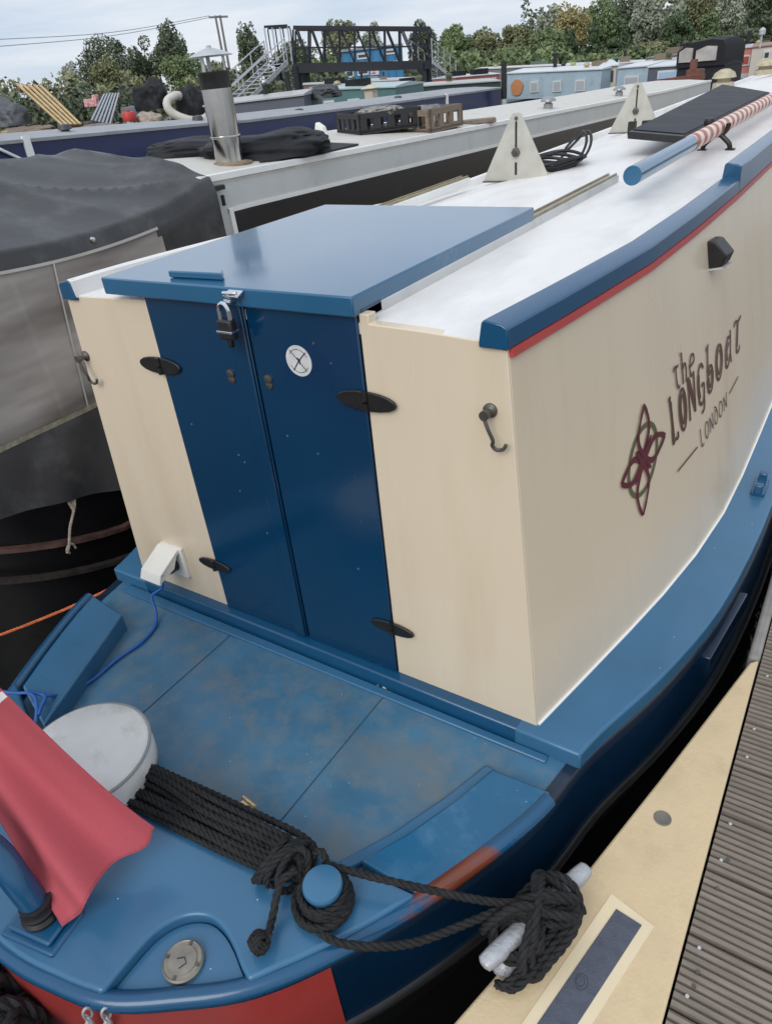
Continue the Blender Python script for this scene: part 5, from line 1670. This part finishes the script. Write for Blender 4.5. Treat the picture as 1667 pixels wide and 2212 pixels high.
# rusty girder
mb = MB()
g0, g1 = V(far(1409, 184, 17.5)), V(far(1512, 172, 17))
gd = (g1 - g0).normalized(); gn = gd.cross(Vector((0, 0, 1)))
mb.prism([g0, g1, g1 + Vector((0, 0, .09)), g0 + Vector((0, 0, .09))], gn * -.16)
tag(mb.build('rusty_girder', fcol('rusty_brown', (.17, .065, .045), var=.3, nscale=8), None), 'long rusty brown girder lying below the pale blue panelled boat', 'girder')
mb = MB()
q = V(far(1500, 165, 18)); mb.box((q.x, q.y, q.z), (.3, .25, .25)); mb.box((q.x - .05, q.y, q.z + .2), (.12, .12, .2))
tag(mb.build('rusty_winch', fcol('rusty_brown', (.17, .065, .045), var=.3, nscale=8), None), 'squat rusty winch standing at the right end of the girder', 'winch')
# black canopied boat
A, B = V(far(1412, 128, 21)), V(far(1560, 122, 19.5))
cb, P, zt = far_boat('canopied_boat', 'boat with tall black canopy and two clear windows on the right under the trees', (1460, 146, 19.6), (1562, 142, 19), fcol('black_paint', (.012, .012, .015)), fcol('black_paint', (.012, .012, .015)), hullk, ch=.5, width=.75, cat='boat')
mb = MB()
prof = [(0, .0), (.0, .32), (.25, .46), (.7, .50), (.93, .46), (1.0, .35), (1.0, 0)]
mb.loft([[P(t, bk, zt(.5) + z * k) for t, z in [(a * 1.0, b) for a, b in prof]] for bk, k in ((-.02, .97), (.2, 1.04), (.5, 1.06), (.73, .97))])
can = mb.build('canopy', fcol('black_cloth', (.014, .014, .017), rough=.8), cb, smooth=40)
for t0, t1 in ((.06, .34), (.42, .84)):
    mb = MB(); mb.prism([P(t0, -.05, zt(.5) + .10), P(t1, -.05, zt(.5) + .10), P(t1, -.05, zt(.5) + .35), P((t0 + t1) / 2, -.05, zt(.5) + .37), P(t0, -.05, zt(.5) + .30)], P(0, .04, 0) - P(0, 0, 0)); mb.build('vinyl_window', fcol('pale_vinyl', (.5, .47, .44), var=.25, nscale=4), can)
far_boat('narrowboat', 'white boat with a row of small windows just left of the black canopy', (1392, 128, 27), (1460, 121, 26.5), fcol('white_boat_paint', (.62, .63, .63)), fcol('slate_roof', (.13, .13, .14)), hullk, ch=.62, wins=((.1, .24, .08, .3), (.36, .5, .08, .3), (.62, .76, .08, .3)), group=fb, pane=glass_m)
# navigation light mast at right
q = V(far(1640, 103, 24)); zt1 = far(1641, 75, 24)[2]
mb = MB(); mb.tube([(q.x, q.y, q.z), (q.x, q.y, zt1)], .025, 8); mb.lathe((q.x, q.y, zt1), [(0, 0), (.08, 0), (.08, .1), (.03, .15), (0, .16)], 12)
tag(mb.build('mast_lamp', galv, None), 'short pale mast with a lamp head above the cream boat at right', 'mast')
# vents and chimneys on far roofs
for px, py, d, lab in ((1215, 151, 30, 'thin black stovepipe on the bleached roof above the third window'), (1330, 140, 30, 'thin black stovepipe behind the cream wheelhouse'), (575, 205, 16, 'thin black stovepipe on the slate boat left of the bridge leg')):
    q = V(far(px, py, d)); mb = MB(); mb.tube([(q.x, q.y, q.z - .15), (q.x, q.y, q.z + .16)], .05, 10); mb.lathe((q.x, q.y, q.z + .16), [(0, 0), (.07, 0), (.06, .03), (0, .05)], 10)
    tag(mb.build('stovepipe', black_metal, None), lab, 'stovepipe')

# ------------------------------------------------------------------ work barge with junk at far left
bar, P, zt = far_boat('work_barge', 'low grey work barge loaded with pallets, tarpaulins and scrap at far left', (-160, 318, 16.5), (470, 268, 17.5), fcol('barge_grey', (.1, .1, .11)), fcol('barge_deck', (.17, .15, .13), var=.3, nscale=3), hullk, ch=.7, width=2.6, cat='barge', ends=1.2)
def fq(px, py, d=17.0): return V(far(px, py, d))
BACKV = Vector((R[0][2] * -1, R[1][2] * -1, 0)).normalized()
def slab(pxs, d, th, m, name, parent=None):
    mb = MB(); mb.prism([fq(px, py, d) for px, py in pxs], BACKV * th)
    return mb.build(name, m, parent)
def pallet(corners, d0, d1, m, name, label, n=5):
    """corners: TL, TR, BR, BL; top is further away than the foot"""
    TL, TR = fq(*corners[0], d1), fq(*corners[1], d1); BR, BL = fq(*corners[2], d0), fq(*corners[3], d0)
    r0 = empty(name, BL, label, 'pallet', 'pallets on the work barge')
    nn = (TR - TL).cross(BL - TL).normalized()
    if nn.dot(V(C0) - TL) < 0: nn = -nn
    for k in range(n):
        t0, t1 = k / n + .02, (k + .62) / n
        mb = MB(); mb.prism([TL.lerp(TR, t0), TL.lerp(TR, t1), BL.lerp(BR, t1), BL.lerp(BR, t0)], nn * .03); mb.build('slat', m, r0)
    for s in (.04, .48, .92):
        mb = MB(); a, b = TL.lerp(BL, s), TR.lerp(BR, s); c, d = TR.lerp(BR, s + .06), TL.lerp(BL, s + .06)
        mb.prism([p - nn * .002 for p in (a, b, c, d)], nn * -.09); mb.build('bearer', wood, r0)
pallet(((33, 182), (95, 186), (180, 269), (132, 272)), 16.8, 17.6, pine, 'pallet', 'new pale pine pallet leaning on its edge at the far left')
pallet(((224, 205), (261, 203), (243, 271), (196, 261)), 17.0, 17.5, fcol('blue_grey_wood', (.33, .36, .4)), 'pallet', 'blue-grey painted pallet leaning beside the red can', 6)
def px_heap(px, py, wpx, hpx, d, m, name, label, cat, seed):
    c = fq(px, py, d); k = mpp(px, py, d)
    return heap(name, c, wpx * k / 2, wpx * k / 3, hpx * k, m, label, cat, seed)
px_heap(20, 272, 110, 44, 17.2, fcol('grey_tarp', (.07, .075, .085), var=.3, nscale=5), 'tarpaulin', 'grey-black tarpaulin heap at the far left behind the pine pallet', 'tarpaulin', 21)
px_heap(332, 236, 86, 52, 17.8, black_tarp, 'tarpaulin', 'large black tarpaulin bundle left of the white hose', 'tarpaulin', 22)
px_heap(416, 250, 72, 52, 17.2, black_tarp, 'tarpaulin', 'black tarpaulin bundle inside the loop of white hose', 'tarpaulin', 23)
px_heap(325, 272, 70, 26, 17.0, fcol('rubble', (.33, .27, .22), var=.4, nscale=9), 'rubble_heap', 'heap of pinkish brick rubble below the big black tarpaulin bundle', 'rubble', 24)
px_heap(60, 292, 150, 18, 16.8, wood, 'timber_heap', 'low heap of weathered timber at the left edge below the pine pallet', 'timber', 25)
px_heap(200, 286, 150, 14, 16.8, fcol('scrap_wood_dark', (.14, .12, .1), var=.4, nscale=7), 'timber_heap', 'low dark heap of scrap timber under the blue-grey pallet', 'timber', 26)
mb = MB(); mb.prism([fq(0, 297, 16.6), fq(26, 290, 16.6), fq(30, 283, 16.6), fq(4, 283, 16.6)], BACKV * .4)
tag(mb.build('wooden_block', pine, None, bevel=.01), 'pale pine block on the barge at the left edge', 'block')
mb = MB(); mb.tube(catmull([fq(398, 208, 17.2), fq(377, 208, 17.0), fq(362, 220, 16.9), fq(366, 238, 16.85), fq(388, 253, 16.8), fq(420, 261, 16.8), fq(446, 255, 16.8), fq(455, 236, 16.9), fq(452, 214, 17.1)], .05), .085, 12)
tag(mb.build('white_hose', fcol('dirty_white_hose', (.55, .52, .46), var=.15, nscale=6), None, smooth=60), 'thick dirty white hose looped round a black tarpaulin bundle', 'hose')
c = fq(282, 262, 16.9)
mb = MB(); mb.lathe(c, [(0, 0), (.13, 0), (.135, .02), (.135, .13), (.11, .16), (.04, .17), (.04, .2), (0, .2)], 16)
tag(mb.build('red_can', fcol('red_can_paint', (.45, .04, .03)), None), 'bright red can standing beside the blue-grey pallet', 'can')
slab([(262, 233), (300, 230), (300, 250), (262, 254)], 17.9, .5, fcol('slate_box', (.2, .25, .3)), 'storage_box')
tag(bpy.data.objects['storage_box'], 'blue-grey storage box behind the red can', 'box')
c = fq(199, 222, 20)
mb = MB(); mb.box(c, (.3, .2, .16), rz=.5); mb.box(c + Vector((.1, .05, .1)), (.12, .1, .1))
tag(mb.build('striped_box', fcol('pink_white', (.6, .3, .3), var=.6, nscale=20), None, bevel=.01), 'small pink and white box left of the blue-grey pallet', 'box')
px_heap(690, 213, 105, 22, 16.0, fcol('dark_canvas_far', (.03, .032, .036), var=.2), 'boat_cover', 'low black canvas cover on the slate boat at the foot of the bridge', 'cover', 31)

# ------------------------------------------------------------------ footbridge
D = 42.0
br = empty('footbridge', (far(780, 135, D)[0], far(780, 135, D)[1], 0), 'black steel lattice footbridge on square legs spanning the marina', 'bridge')
steel = fcol('black_steel', (.012, .014, .02), rough=.45)
LB, RB = V(far(633, 137, D)), V(far(932, 130, D)); LT, RT = V(far(633, 64, D)), V(far(930, 65, D))
un = (RB - LB); un.z = 0; un.normalize(); bn = Vector((-un.y, un.x, 0))
if bn.dot(LB - V(C0)) < 0: bn = -bn
dk = 1.5
def B_(t, h, back): 
    lo = LB.lerp(RB, t); hi = LT.lerp(RT, t)
    return lo.lerp(hi, h) + bn * back
mb = MB(); mb.prism([B_(0, 0, 0), B_(1, 0, 0), B_(1, -.3, 0), B_(0, -.3, 0)], bn * dk); mb.build('bridge_deck', steel, br)
for back in (0, dk):
    mb = MB(); mb.prism([B_(0, 1, back), B_(1, 1, back), B_(1, 1.12, back), B_(0, 1.12, back)], bn * .1); tr = mb.build('truss', steel, br)
    for h in (.48,):
        mb = MB(); mb.bar(B_(0, h, back + .05), B_(1, h, back + .05), .018); mb.build('mid_rail', steel, tr)
    n = 9
    for k in range(n + 1):
        t = k / n
        mb = MB(); mb.tube([B_(t, 0, back + .05), B_(t, 1, back + .05)], .05, 6); mb.build('post', steel, tr)
        if k < n:
            mb = MB(); mb.tube([B_(t + .02, 1, back + .05), B_(t + 1 / n - .005, 0, back + .05)], .045, 6); mb.build('diagonal', steel, tr)
for t in (.02, .93):
    for back in (.1, dk - .1):
        p = B_(t + (.05 if back > .5 else 0), -.1, back)
        mb = MB(); mb.box((p.x, p.y, p.z / 2 - .2), (.3, .3, p.z + .4)); mb.build('leg', steel, br)
def stairs(name, label, top, bot, dt, db, wb, n, plat=None):
    """top and bot: (px, py) of the near stringer ends"""
    T, Bm = V(far(*top, dt)), V(far(*bot, db))
    r0 = empty(name, (Bm.x, Bm.y, 0), label, 'stairs')
    run = Bm - T; rh = Vector((run.x, run.y, 0)).normalized(); sd = Vector((-rh.y, rh.x, 0))
    if sd.dot(T - V(C0)) < 0: sd = -sd
    for o_ in (0, wb):
        mb = MB(); mb.prism([T + sd * o_, Bm + sd * o_, Bm + sd * o_ + Vector((0, 0, .2)), T + sd * o_ + Vector((0, 0, .2))], sd * .04); s = mb.build('stringer', galv, r0)
        for h in (.55, 1.05):
            mb = MB(); mb.bar(T + sd * o_ + Vector((0, 0, h)), Bm + sd * o_ + Vector((0, 0, h)), .03); mb.build('handrail', galv, s)
        for k in range(5):
            p = T.lerp(Bm, k / 4) + sd * o_
            mb = MB(); mb.bar(p, p + Vector((0, 0, 1.05)), .028); mb.build('baluster', galv, s)
    for k in range(n):
        p = T.lerp(Bm, (k + .5) / n) + Vector((0, 0, .12))
        mb = MB(); mb.prism([p, p + sd * wb, p + sd * wb + rh * .22, p + rh * .22], (0, 0, .03)); mb.build('tread', galv, r0)
    return r0
stairs('bridge_stairs', 'pale galvanised steel stairs climbing to the left end of the footbridge', (622, 140), (500, 260), 40, 35, 1.1, 13)
stairs('bridge_stairs', 'pale galvanised steel stairs dropping away from the right end of the footbridge', (934, 138), (985, 178), 42, 45, 1.1, 10)
# landing at the left end
mb = MB(); a0 = V(far(583, 142, D)); a1 = V(far(632, 139, D))
ld = empty('stair_landing', (a0.x, a0.y, 0), 'dark steel landing with railings between the left stairs and the footbridge', 'landing')
mb.prism([a0, a1, a1 + Vector((0, 0, .15)), a0 + Vector((0, 0, .15))], bn * dk); mb.build('landing_deck', steel, ld)
for back in (0, dk):
    mb = MB(); zh = (140 - 72) * mpp(610, 110, D)
    mb.prism([a0 + bn * back + Vector((0, 0, zh)), a1 + bn * back + Vector((0, 0, zh)), a1 + bn * back + Vector((0, 0, zh + .1)), a0 + bn * back + Vector((0, 0, zh + .1))], bn * .06); rl = mb.build('railing', steel, ld)
    for k in range(4):
        p = a0.lerp(a1, k / 3) + bn * (back + .03); mb = MB(); mb.bar(p, p + Vector((0, 0, zh)), .035); mb.build('post', steel if back else galv, rl)
p = a0.lerp(a1, .3) + bn * .5
mb = MB(); mb.box((p.x, p.y, p.z / 2), (.22, .22, p.z)); mb.build('leg', steel, ld)

# ------------------------------------------------------------------ blue building
DB = 64.0
c0_, c1_ = V(far(744, 176, DB)), V(far(872, 166, DB)); zt_ = far(800, 106, DB)[2]
ub = c1_ - c0_; ub.z = 0; wb_ = ub.length; ub.normalize(); nb_ = Vector((-ub.y, ub.x, 0))
if nb_.dot(c0_ - V(C0)) < 0: nb_ = -nb_
bb = empty('blue_building', (c0_.x, c0_.y, .5), 'bright blue two storey site building with white framed windows behind the footbridge', 'building')
blue_b = fcol('site_blue', (.045, .2, .38))
def Q(t, z, out=0.0): return Vector((c0_.x, c0_.y, 0)) + ub * (wb_ * t) - nb_ * out + Vector((0, 0, z))
mb = MB(); mb.prism([Q(0, .3), Q(1, .3), Q(1, zt_), Q(0, zt_)], nb_ * 5); mb.build('wall', blue_b, bb)
mb = MB(); mb.prism([Q(-.02, zt_, .15), Q(1.02, zt_, .15), Q(1.02, zt_ + .15, .15), Q(-.02, zt_ + .15, .15)], nb_ * 5.3); mb.build('roof', fcol('site_roof', (.25, .3, .34)), bb)
for k in range(9):
    mb = MB(); t = k / 8; mb.prism([Q(t - .004, .3, .04), Q(t + .004, .3, .04), Q(t + .004, zt_, .04), Q(t - .004, zt_, .04)], nb_ * .05); mb.build('wall_rib', fcol('site_blue_dark', (.03, .14, .28)), bb)
zpx = lambda py: far(800, py, DB)[2]
for t0, t1, ya, yb in ((.03, .17, 163, 146), (.23, .42, 161, 143), (.74, .92, 154, 137), (.25, .42, 126, 112), (.72, .9, 122, 110)):
    mb = MB(); mb.prism([Q(t0, zpx(ya), .06), Q(t1, zpx(ya), .06), Q(t1, zpx(yb), .06), Q(t0, zpx(yb), .06)], nb_ * .1); f = mb.build('window', frame_m, bb)
    mb = MB(); mb.prism([Q(t0 + .02, zpx(ya) + .12, .08), Q(t1 - .02, zpx(ya) + .12, .08), Q(t1 - .02, zpx(yb) - .12, .08), Q(t0 + .02, zpx(yb) - .12, .08)], nb_ * .05); mb.build('pane', glass_m, f)
mb = MB(); mb.prism([Q(.45, zpx(163), .1), Q(.59, zpx(163), .1), Q(.59, zpx(137), .1), Q(.45, zpx(137), .1)], nb_ * .05); sg = mb.build('banner', fcol('banner_white', (.62, .6, .6)), bb)
for (ta, tb, ya, yb) in ((.47, .57, 147, 142), (.48, .56, 154, 150), (.47, .53, 160, 157)):
    mb = MB(); mb.prism([Q(ta, zpx(ya), .12), Q(tb, zpx(ya), .12), Q(tb, zpx(yb), .12), Q(ta, zpx(yb), .12)], nb_ * .015); mb.build('banner_patch', fcol('banner_red', (.5, .08, .1)), sg)
far_boat('narrowboat', 'pale boat with reddish side on the far side below the blue building', (700, 178, 52), (930, 168, 52), fcol('dusty_red_paint', (.3, .14, .12)), fcol('bleached_roof', (.55, .54, .52)), hullk, ch=.7, wins=((.2, .3, .1, .4), (.5, .6, .1, .4)), group=fb)

# ------------------------------------------------------------------ power poles and wires
DP = 120.0
for k, (pb, pt_, lab) in enumerate((((486, 140), (460, 34), 'slim left pole of the twin power poles rising beside the chimney cap'), ((494, 140), (476, 33), 'slim right pole of the twin power poles rising beside the chimney cap'))):
    b_, t_ = V(far(*pb, DP)), V(far(*pt_, DP))
    t_ = Vector((b_.x * .75 + t_.x * .25, b_.y * .75 + t_.y * .25, t_.z))
    if k == 0: p0_ = t_
    b_.z = .4
    mb = MB(); mb.tube([b_, t_], [.2, .14], 8)
    tag(mb.build('power_pole', fcol('weathered_pole', (.2, .19, .19)), None), lab, 'pole')
    if k == 1: p1_ = t_
mb = MB(); e_ = (p1_ - p0_).normalized()
mb.prism([p0_ - e_ * .9 + Vector((0, 0, -.3)), p1_ + e_ * .9 + Vector((0, 0, -.3)), p1_ + e_ * .9 + Vector((0, 0, -.05)), p0_ - e_ * .9 + Vector((0, 0, -.05))], (0, .2, 0))
tag(mb.build('cross_arm', fcol('weathered_pole', (.2, .19, .19)), None), 'dark cross arm joining the tops of the two power poles', 'cross arm')
for k, (py0, off) in enumerate(((88, -.8), (105, .8))):
    wl_ = V(far(-60, py0, 100)); wm = (p0_ + wl_) / 2 + Vector((0, 0, -.6))
    mb = MB(); mb.tube(catmull([wl_, wm, p0_ + e_ * off], 3), .035, 4)
    tag(mb.build('power_line', fcol('wire_grey', (.3, .31, .33)), None), ('upper thin power line crossing the sky at left', 'lower thin power line crossing the sky at left')[k], 'wire')

# ------------------------------------------------------------------ trees
bark = fcol('bark', (.06, .05, .04), rough=.9, nscale=3)
LM = {  # leaf colours are lightened and greyed to put distance haze into them
 'dark': leaf_mat('dark_leaves', (0.094, 0.118, 0.08), (0.161, 0.191, 0.123)),
 'olive': leaf_mat('olive_leaves', (0.167, 0.179, 0.101), (0.28, 0.288, 0.159)),
 'green': leaf_mat('green_leaves', (0.134, 0.18, 0.091), (0.233, 0.293, 0.141)),
 'grey': leaf_mat('grey_green_leaves', (0.234, 0.259, 0.202), (0.401, 0.431, 0.333)),
 'gold': leaf_mat('golden_leaves', (0.298, 0.268, 0.135), (0.5, 0.437, 0.218)),
 'pale': leaf_mat('pale_leaves', (0.37, 0.38, 0.356), (0.5, 0.5, 0.5)),
 'deep': leaf_mat('deep_green_leaves', (0.075, 0.109, 0.061), (0.125, 0.171, 0.087)),
}
def leaf_mesh(pts, sizes, tints, name, m, parent=None, droop=0.0):
    n = len(pts)
    d = rng.normal(size=(n, 3)); d /= np.linalg.norm(d, axis=1)[:, None]
    e = rng.normal(size=(n, 3)); e[:, 2] -= droop; e -= d * (e * d).sum(1)[:, None]; e /= np.linalg.norm(e, axis=1)[:, None]
    f = np.cross(d, e)
    s = sizes[:, None]
    a = pts + e * s * (1 + droop * .5); b = pts + f * s * .62; c = pts - e * s; dd = pts - f * s * .62
    v = np.stack([a, b, c, dd], 1).reshape(-1, 3)
    me = bpy.data.meshes.new(name)
    me.vertices.add(4 * n); me.vertices.foreach_set('co', v.ravel())
    me.loops.add(4 * n); me.loops.foreach_set('vertex_index', np.arange(4 * n, dtype=np.int32))
    me.polygons.add(n); me.polygons.foreach_set('loop_start', np.arange(0, 4 * n, 4, dtype=np.int32))
    me.update(calc_edges=True)
    at_ = me.attributes.new('tint', 'FLOAT', 'FACE'); at_.data.foreach_set('value', tints.astype(np.float32))
    me.materials.append(m)
    o = bpy.data.objects.new(name, me); scene.collection.objects.link(o)
    if parent is not None: o.parent = parent
    return o
def crown_points(n, W_, H_, z0, shape, clumps):
    cs, rs, ts = [], [], []
    for _ in range(clumps):
        while True:
            p = rng.uniform(-1, 1, 3)
            if shape == 'cone':
                h = (p[2] + 1) / 2
                if math.hypot(p[0], p[1]) < (1 - h) ** .8 * .95 + .06: break
            else:
                r_ = np.linalg.norm(p * [1, 1, 1.0])
                if .12 < r_ < .8: break
        cs.append(p); rs.append(rng.uniform(.2, .38) * (.8 if shape == 'cone' else 1)); ts.append(rng.uniform(.1, .9))
    cs = np.array(cs); rs = np.array(rs); ts = np.array(ts)
    idx = rng.integers(0, clumps, n)
    q = rng.normal(size=(n, 3)); q /= np.linalg.norm(q, axis=1)[:, None]
    q *= rng.uniform(.45, 1.05, n)[:, None] ** .6
    P_ = cs[idx] + q * rs[idx][:, None] * [1, 1, .85]
    t = np.clip(ts[idx] * .6 + rng.uniform(0, .5, n), 0, 1)
    pts = np.stack([P_[:, 0] * W_ / 2, P_[:, 1] * W_ / 2, z0 + (P_[:, 2] + 1) / 2 * H_], 1)
    return pts, t, cs
def tree(px, ytop, wpx, d, kind, shape, label, n=1500, clumps=26, low=.16, group='trees along the far bank', leaf=1.0):
    b = far(px, 150, d); zt_ = far(px, ytop, d)[2] + 0.2
    k = mpp(px, max(20, ytop), d)
    n = int(n * 3.6); clumps = int(clumps * 1.9)
    W_ = wpx * k; Hh = zt_ - .4
    r0 = empty('tree', (b[0], b[1], .4), label, 'tree', group, local=True)
    z0 = Hh * low
    pts, t, cs = crown_points(n, W_, Hh - z0, z0, shape, clumps)
    sizes = rng.uniform(.09, .215, n) * leaf * (d / 100) ** .5
    leaf_mesh(pts, sizes, t, 'crown', LM[kind], r0, droop=.9 if shape == 'droop' else 0.0)
    mb = MB()
    tr_ = max(.12, W_ * .035)
    mb.tube([(0, 0, -.3), (.05 * W_, 0, Hh * .35), (0, .03 * W_, Hh * .7)], [tr_, tr_ * .7, tr_ * .25], 7)
    for c in cs[:8]:
        zt2 = z0 + (c[2] + 1) / 2 * (Hh - z0)
        st_ = min(Hh * .55, zt2 * .6)
        mb.tube([(.03 * W_, 0, st_), (c[0] * W_ / 2 * .55, c[1] * W_ / 2 * .55, (st_ + zt2) / 2), (c[0] * W_ / 2, c[1] * W_ / 2, zt2)], [tr_ * .5, tr_ * .3, tr_ * .1], 5)
    mb.build('trunk', bark, r0, smooth=60)
    return r0
TREES = [
 # px, top, width, distance, leaves, shape, label
 (152, 128, 44, 120, 'pale', 'round', 'pale silvery little tree standing alone near the left edge', 700, 12),
 (232, 74, 130, 112, 'dark', 'round', 'broad dark tree left of the tall round one, behind the pine pallet', 2200, 30),
 (312, 72, 84, 116, 'dark', 'round', 'dark tree wedged between the broad dark tree and the tall round one', 1500, 22),
 (378, 40, 92, 114, 'dark', 'round', 'tall round dark tree topping the group left of the chimney', 2200, 26),
 (229, 124, 92, 84, 'olive', 'round', 'olive brown bushy tree in front of the broad dark tree', 1500, 22),
 (396, 106, 108, 88, 'green', 'round', 'mid green rounded tree directly left of the chimney', 1900, 26),
 (548, 48, 74, 108, 'dark', 'round', 'ragged dark tree behind the left bridge stairs', 1500, 20),
 (470, 132, 70, 92, 'olive', 'round', 'low olive tree seen through the left stairs just right of the chimney', 1000, 16),
 (742, 35, 104, 130, 'olive', 'round', 'yellow-green domed tree rising above the middle of the footbridge', 1700, 24),
 (812, 42, 60, 134, 'grey', 'round', 'thin grey-green tree behind the right half of the footbridge', 800, 14),
 (640, 80, 110, 120, 'dark', 'round', 'dark tree seen through the lattice at the left end of the footbridge', 1600, 22),
 (705, 120, 120, 100, 'green', 'round', 'green bush under the footbridge left of the blue building', 1500, 22),
 (912, 42, 70, 124, 'dark', 'round', 'dark tree rising at the right end of the footbridge', 1500, 20),
 (984, 50, 96, 108, 'green', 'round', 'leafy green tree just right of the right hand bridge stairs', 2000, 26),
 (1052, 55, 84, 110, 'olive', 'round', 'olive tree second to the right of the bridge stairs', 1700, 22),
 (1112, 52, 84, 108, 'olive', 'round', 'light olive tree standing left of the grey willow', 1700, 22),
 (1040, 100, 90, 92, 'dark', 'round', 'dark low tree behind the black mooring post', 1500, 20),
 (1110, 104, 96, 88, 'green', 'round', 'low green tree above the pale blue boat emblem', 1600, 22),
 (1186, 14, 80, 122, 'grey', 'droop', 'airy grey-green willow at the left shoulder of the tall wood', 1700, 24),
 (1228, 8, 90, 118, 'gold', 'round', 'golden yellow tree in the tall wood behind the willow', 1900, 24),
 (1290, -6, 110, 124, 'green', 'round', 'tall light green tree right of the golden one', 2200, 28),
 (1345, -30, 90, 128, 'dark', 'round', 'tall dark tree standing over the gap in the middle of the wood', 1800, 22),
 (1408, -30, 120, 112, 'grey', 'droop', 'large grey-green willow at the middle right of the wood', 2600, 30),
 (1180, 62, 110, 96, 'green', 'round', 'rounded green tree under the airy willow', 1900, 26),
 (1232, 70, 64, 88, 'deep', 'cone', 'smaller deep green conical tree, leftmost of the cones', 1300, 20),
 (1279, 50, 58, 86, 'deep', 'cone', 'slim deep green conical tree, second cone from the left', 1400, 22),
 (1331, 52, 62, 86, 'deep', 'cone', 'deep green conical tree, third cone from the left, before the willow', 1400, 22),
 (1452, 18, 90, 90, 'deep', 'cone', 'broadest deep green conical tree behind the black canopied boat', 2200, 30),
 (1520, 30, 84, 94, 'green', 'cone', 'mid green conical tree right of the broadest cone', 1900, 26),
 (1500, -50, 130, 122, 'olive', 'round', 'tall olive tree filling the top right behind the cones', 2400, 28),
 (1580, -40, 120, 116, 'grey', 'droop', 'grey-green willow at the far right above the red boat', 2400, 28),
 (1655, -50, 140, 104, 'dark', 'round', 'tall dark tree at the right edge of the wood', 2600, 30),
 (1590, 62, 90, 90, 'dark', 'round', 'low dark tree above the bright red boat', 1500, 20),
 (1400, 92, 90, 84, 'olive', 'round', 'low olive tree behind the small windowed white boat', 1400, 20),
]
for (px, yt, w, d, kind, shp, lab, n, cl) in TREES:
    tree(px, yt, w, d, kind, shp, lab, n, cl, low=.05 if yt > 45 else .08)
def shrub_band(name, x0, x1, ytop, d, kind, n, label, cat='shrubs'):
    A, B = V(far(x0, 150, d)), V(far(x1, 150, d))
    t = rng.uniform(0, 1, n)
    cx = A.x + (B.x - A.x) * t; cyv = A.y + (B.y - A.y) * t
    fw = np.array([BACKV.x, BACKV.y])
    dpt = rng.uniform(-1.5, 3.5, n)
    pxs = x0 + (x1 - x0) * t
    htop = np.array([far(p, ytop, d)[2] for p in pxs])
    prof = .55 + .22 * np.sin(t * 23 + 1) + .16 * np.sin(t * 57 + 2) + .1 * np.sin(t * 131)
    z = .3 + rng.uniform(0, 1, n) ** .8 * (htop - .3) * np.clip(prof + .25, .25, 1.1)
    pts = np.stack([cx + fw[0] * dpt, cyv + fw[1] * dpt, z], 1)
    tint = np.clip(.5 + .35 * np.sin(t * 90) + rng.uniform(-.3, .3, n), 0, 1)
    o = leaf_mesh(pts, rng.uniform(.16, .36, n) * (d / 100) ** .5, tint, name, LM[kind])
    tag(o, label, cat, kind='stuff')
shrub_band('waterside_scrub', -60, 520, 166, 80, 'olive', 5200, 'olive waterside scrub along the bank behind the work barge')
shrub_band('waterside_scrub', -60, 300, 190, 72, 'dark', 2600, 'darker low scrub in front of the olive scrub at far left')
shrub_band('waterside_scrub', 470, 1000, 140, 86, 'dark', 4200, 'dark scrub along the bank behind the footbridge')
shrub_band('waterside_scrub', 960, 1760, 104, 84, 'green', 6500, 'green scrub along the bank at the foot of the tall wood')
shrub_band('background_wood', 1130, 1760, 6, 140, 'dark', 8000, 'dark mass of woodland closing the gaps between the right hand trees', 'woodland')
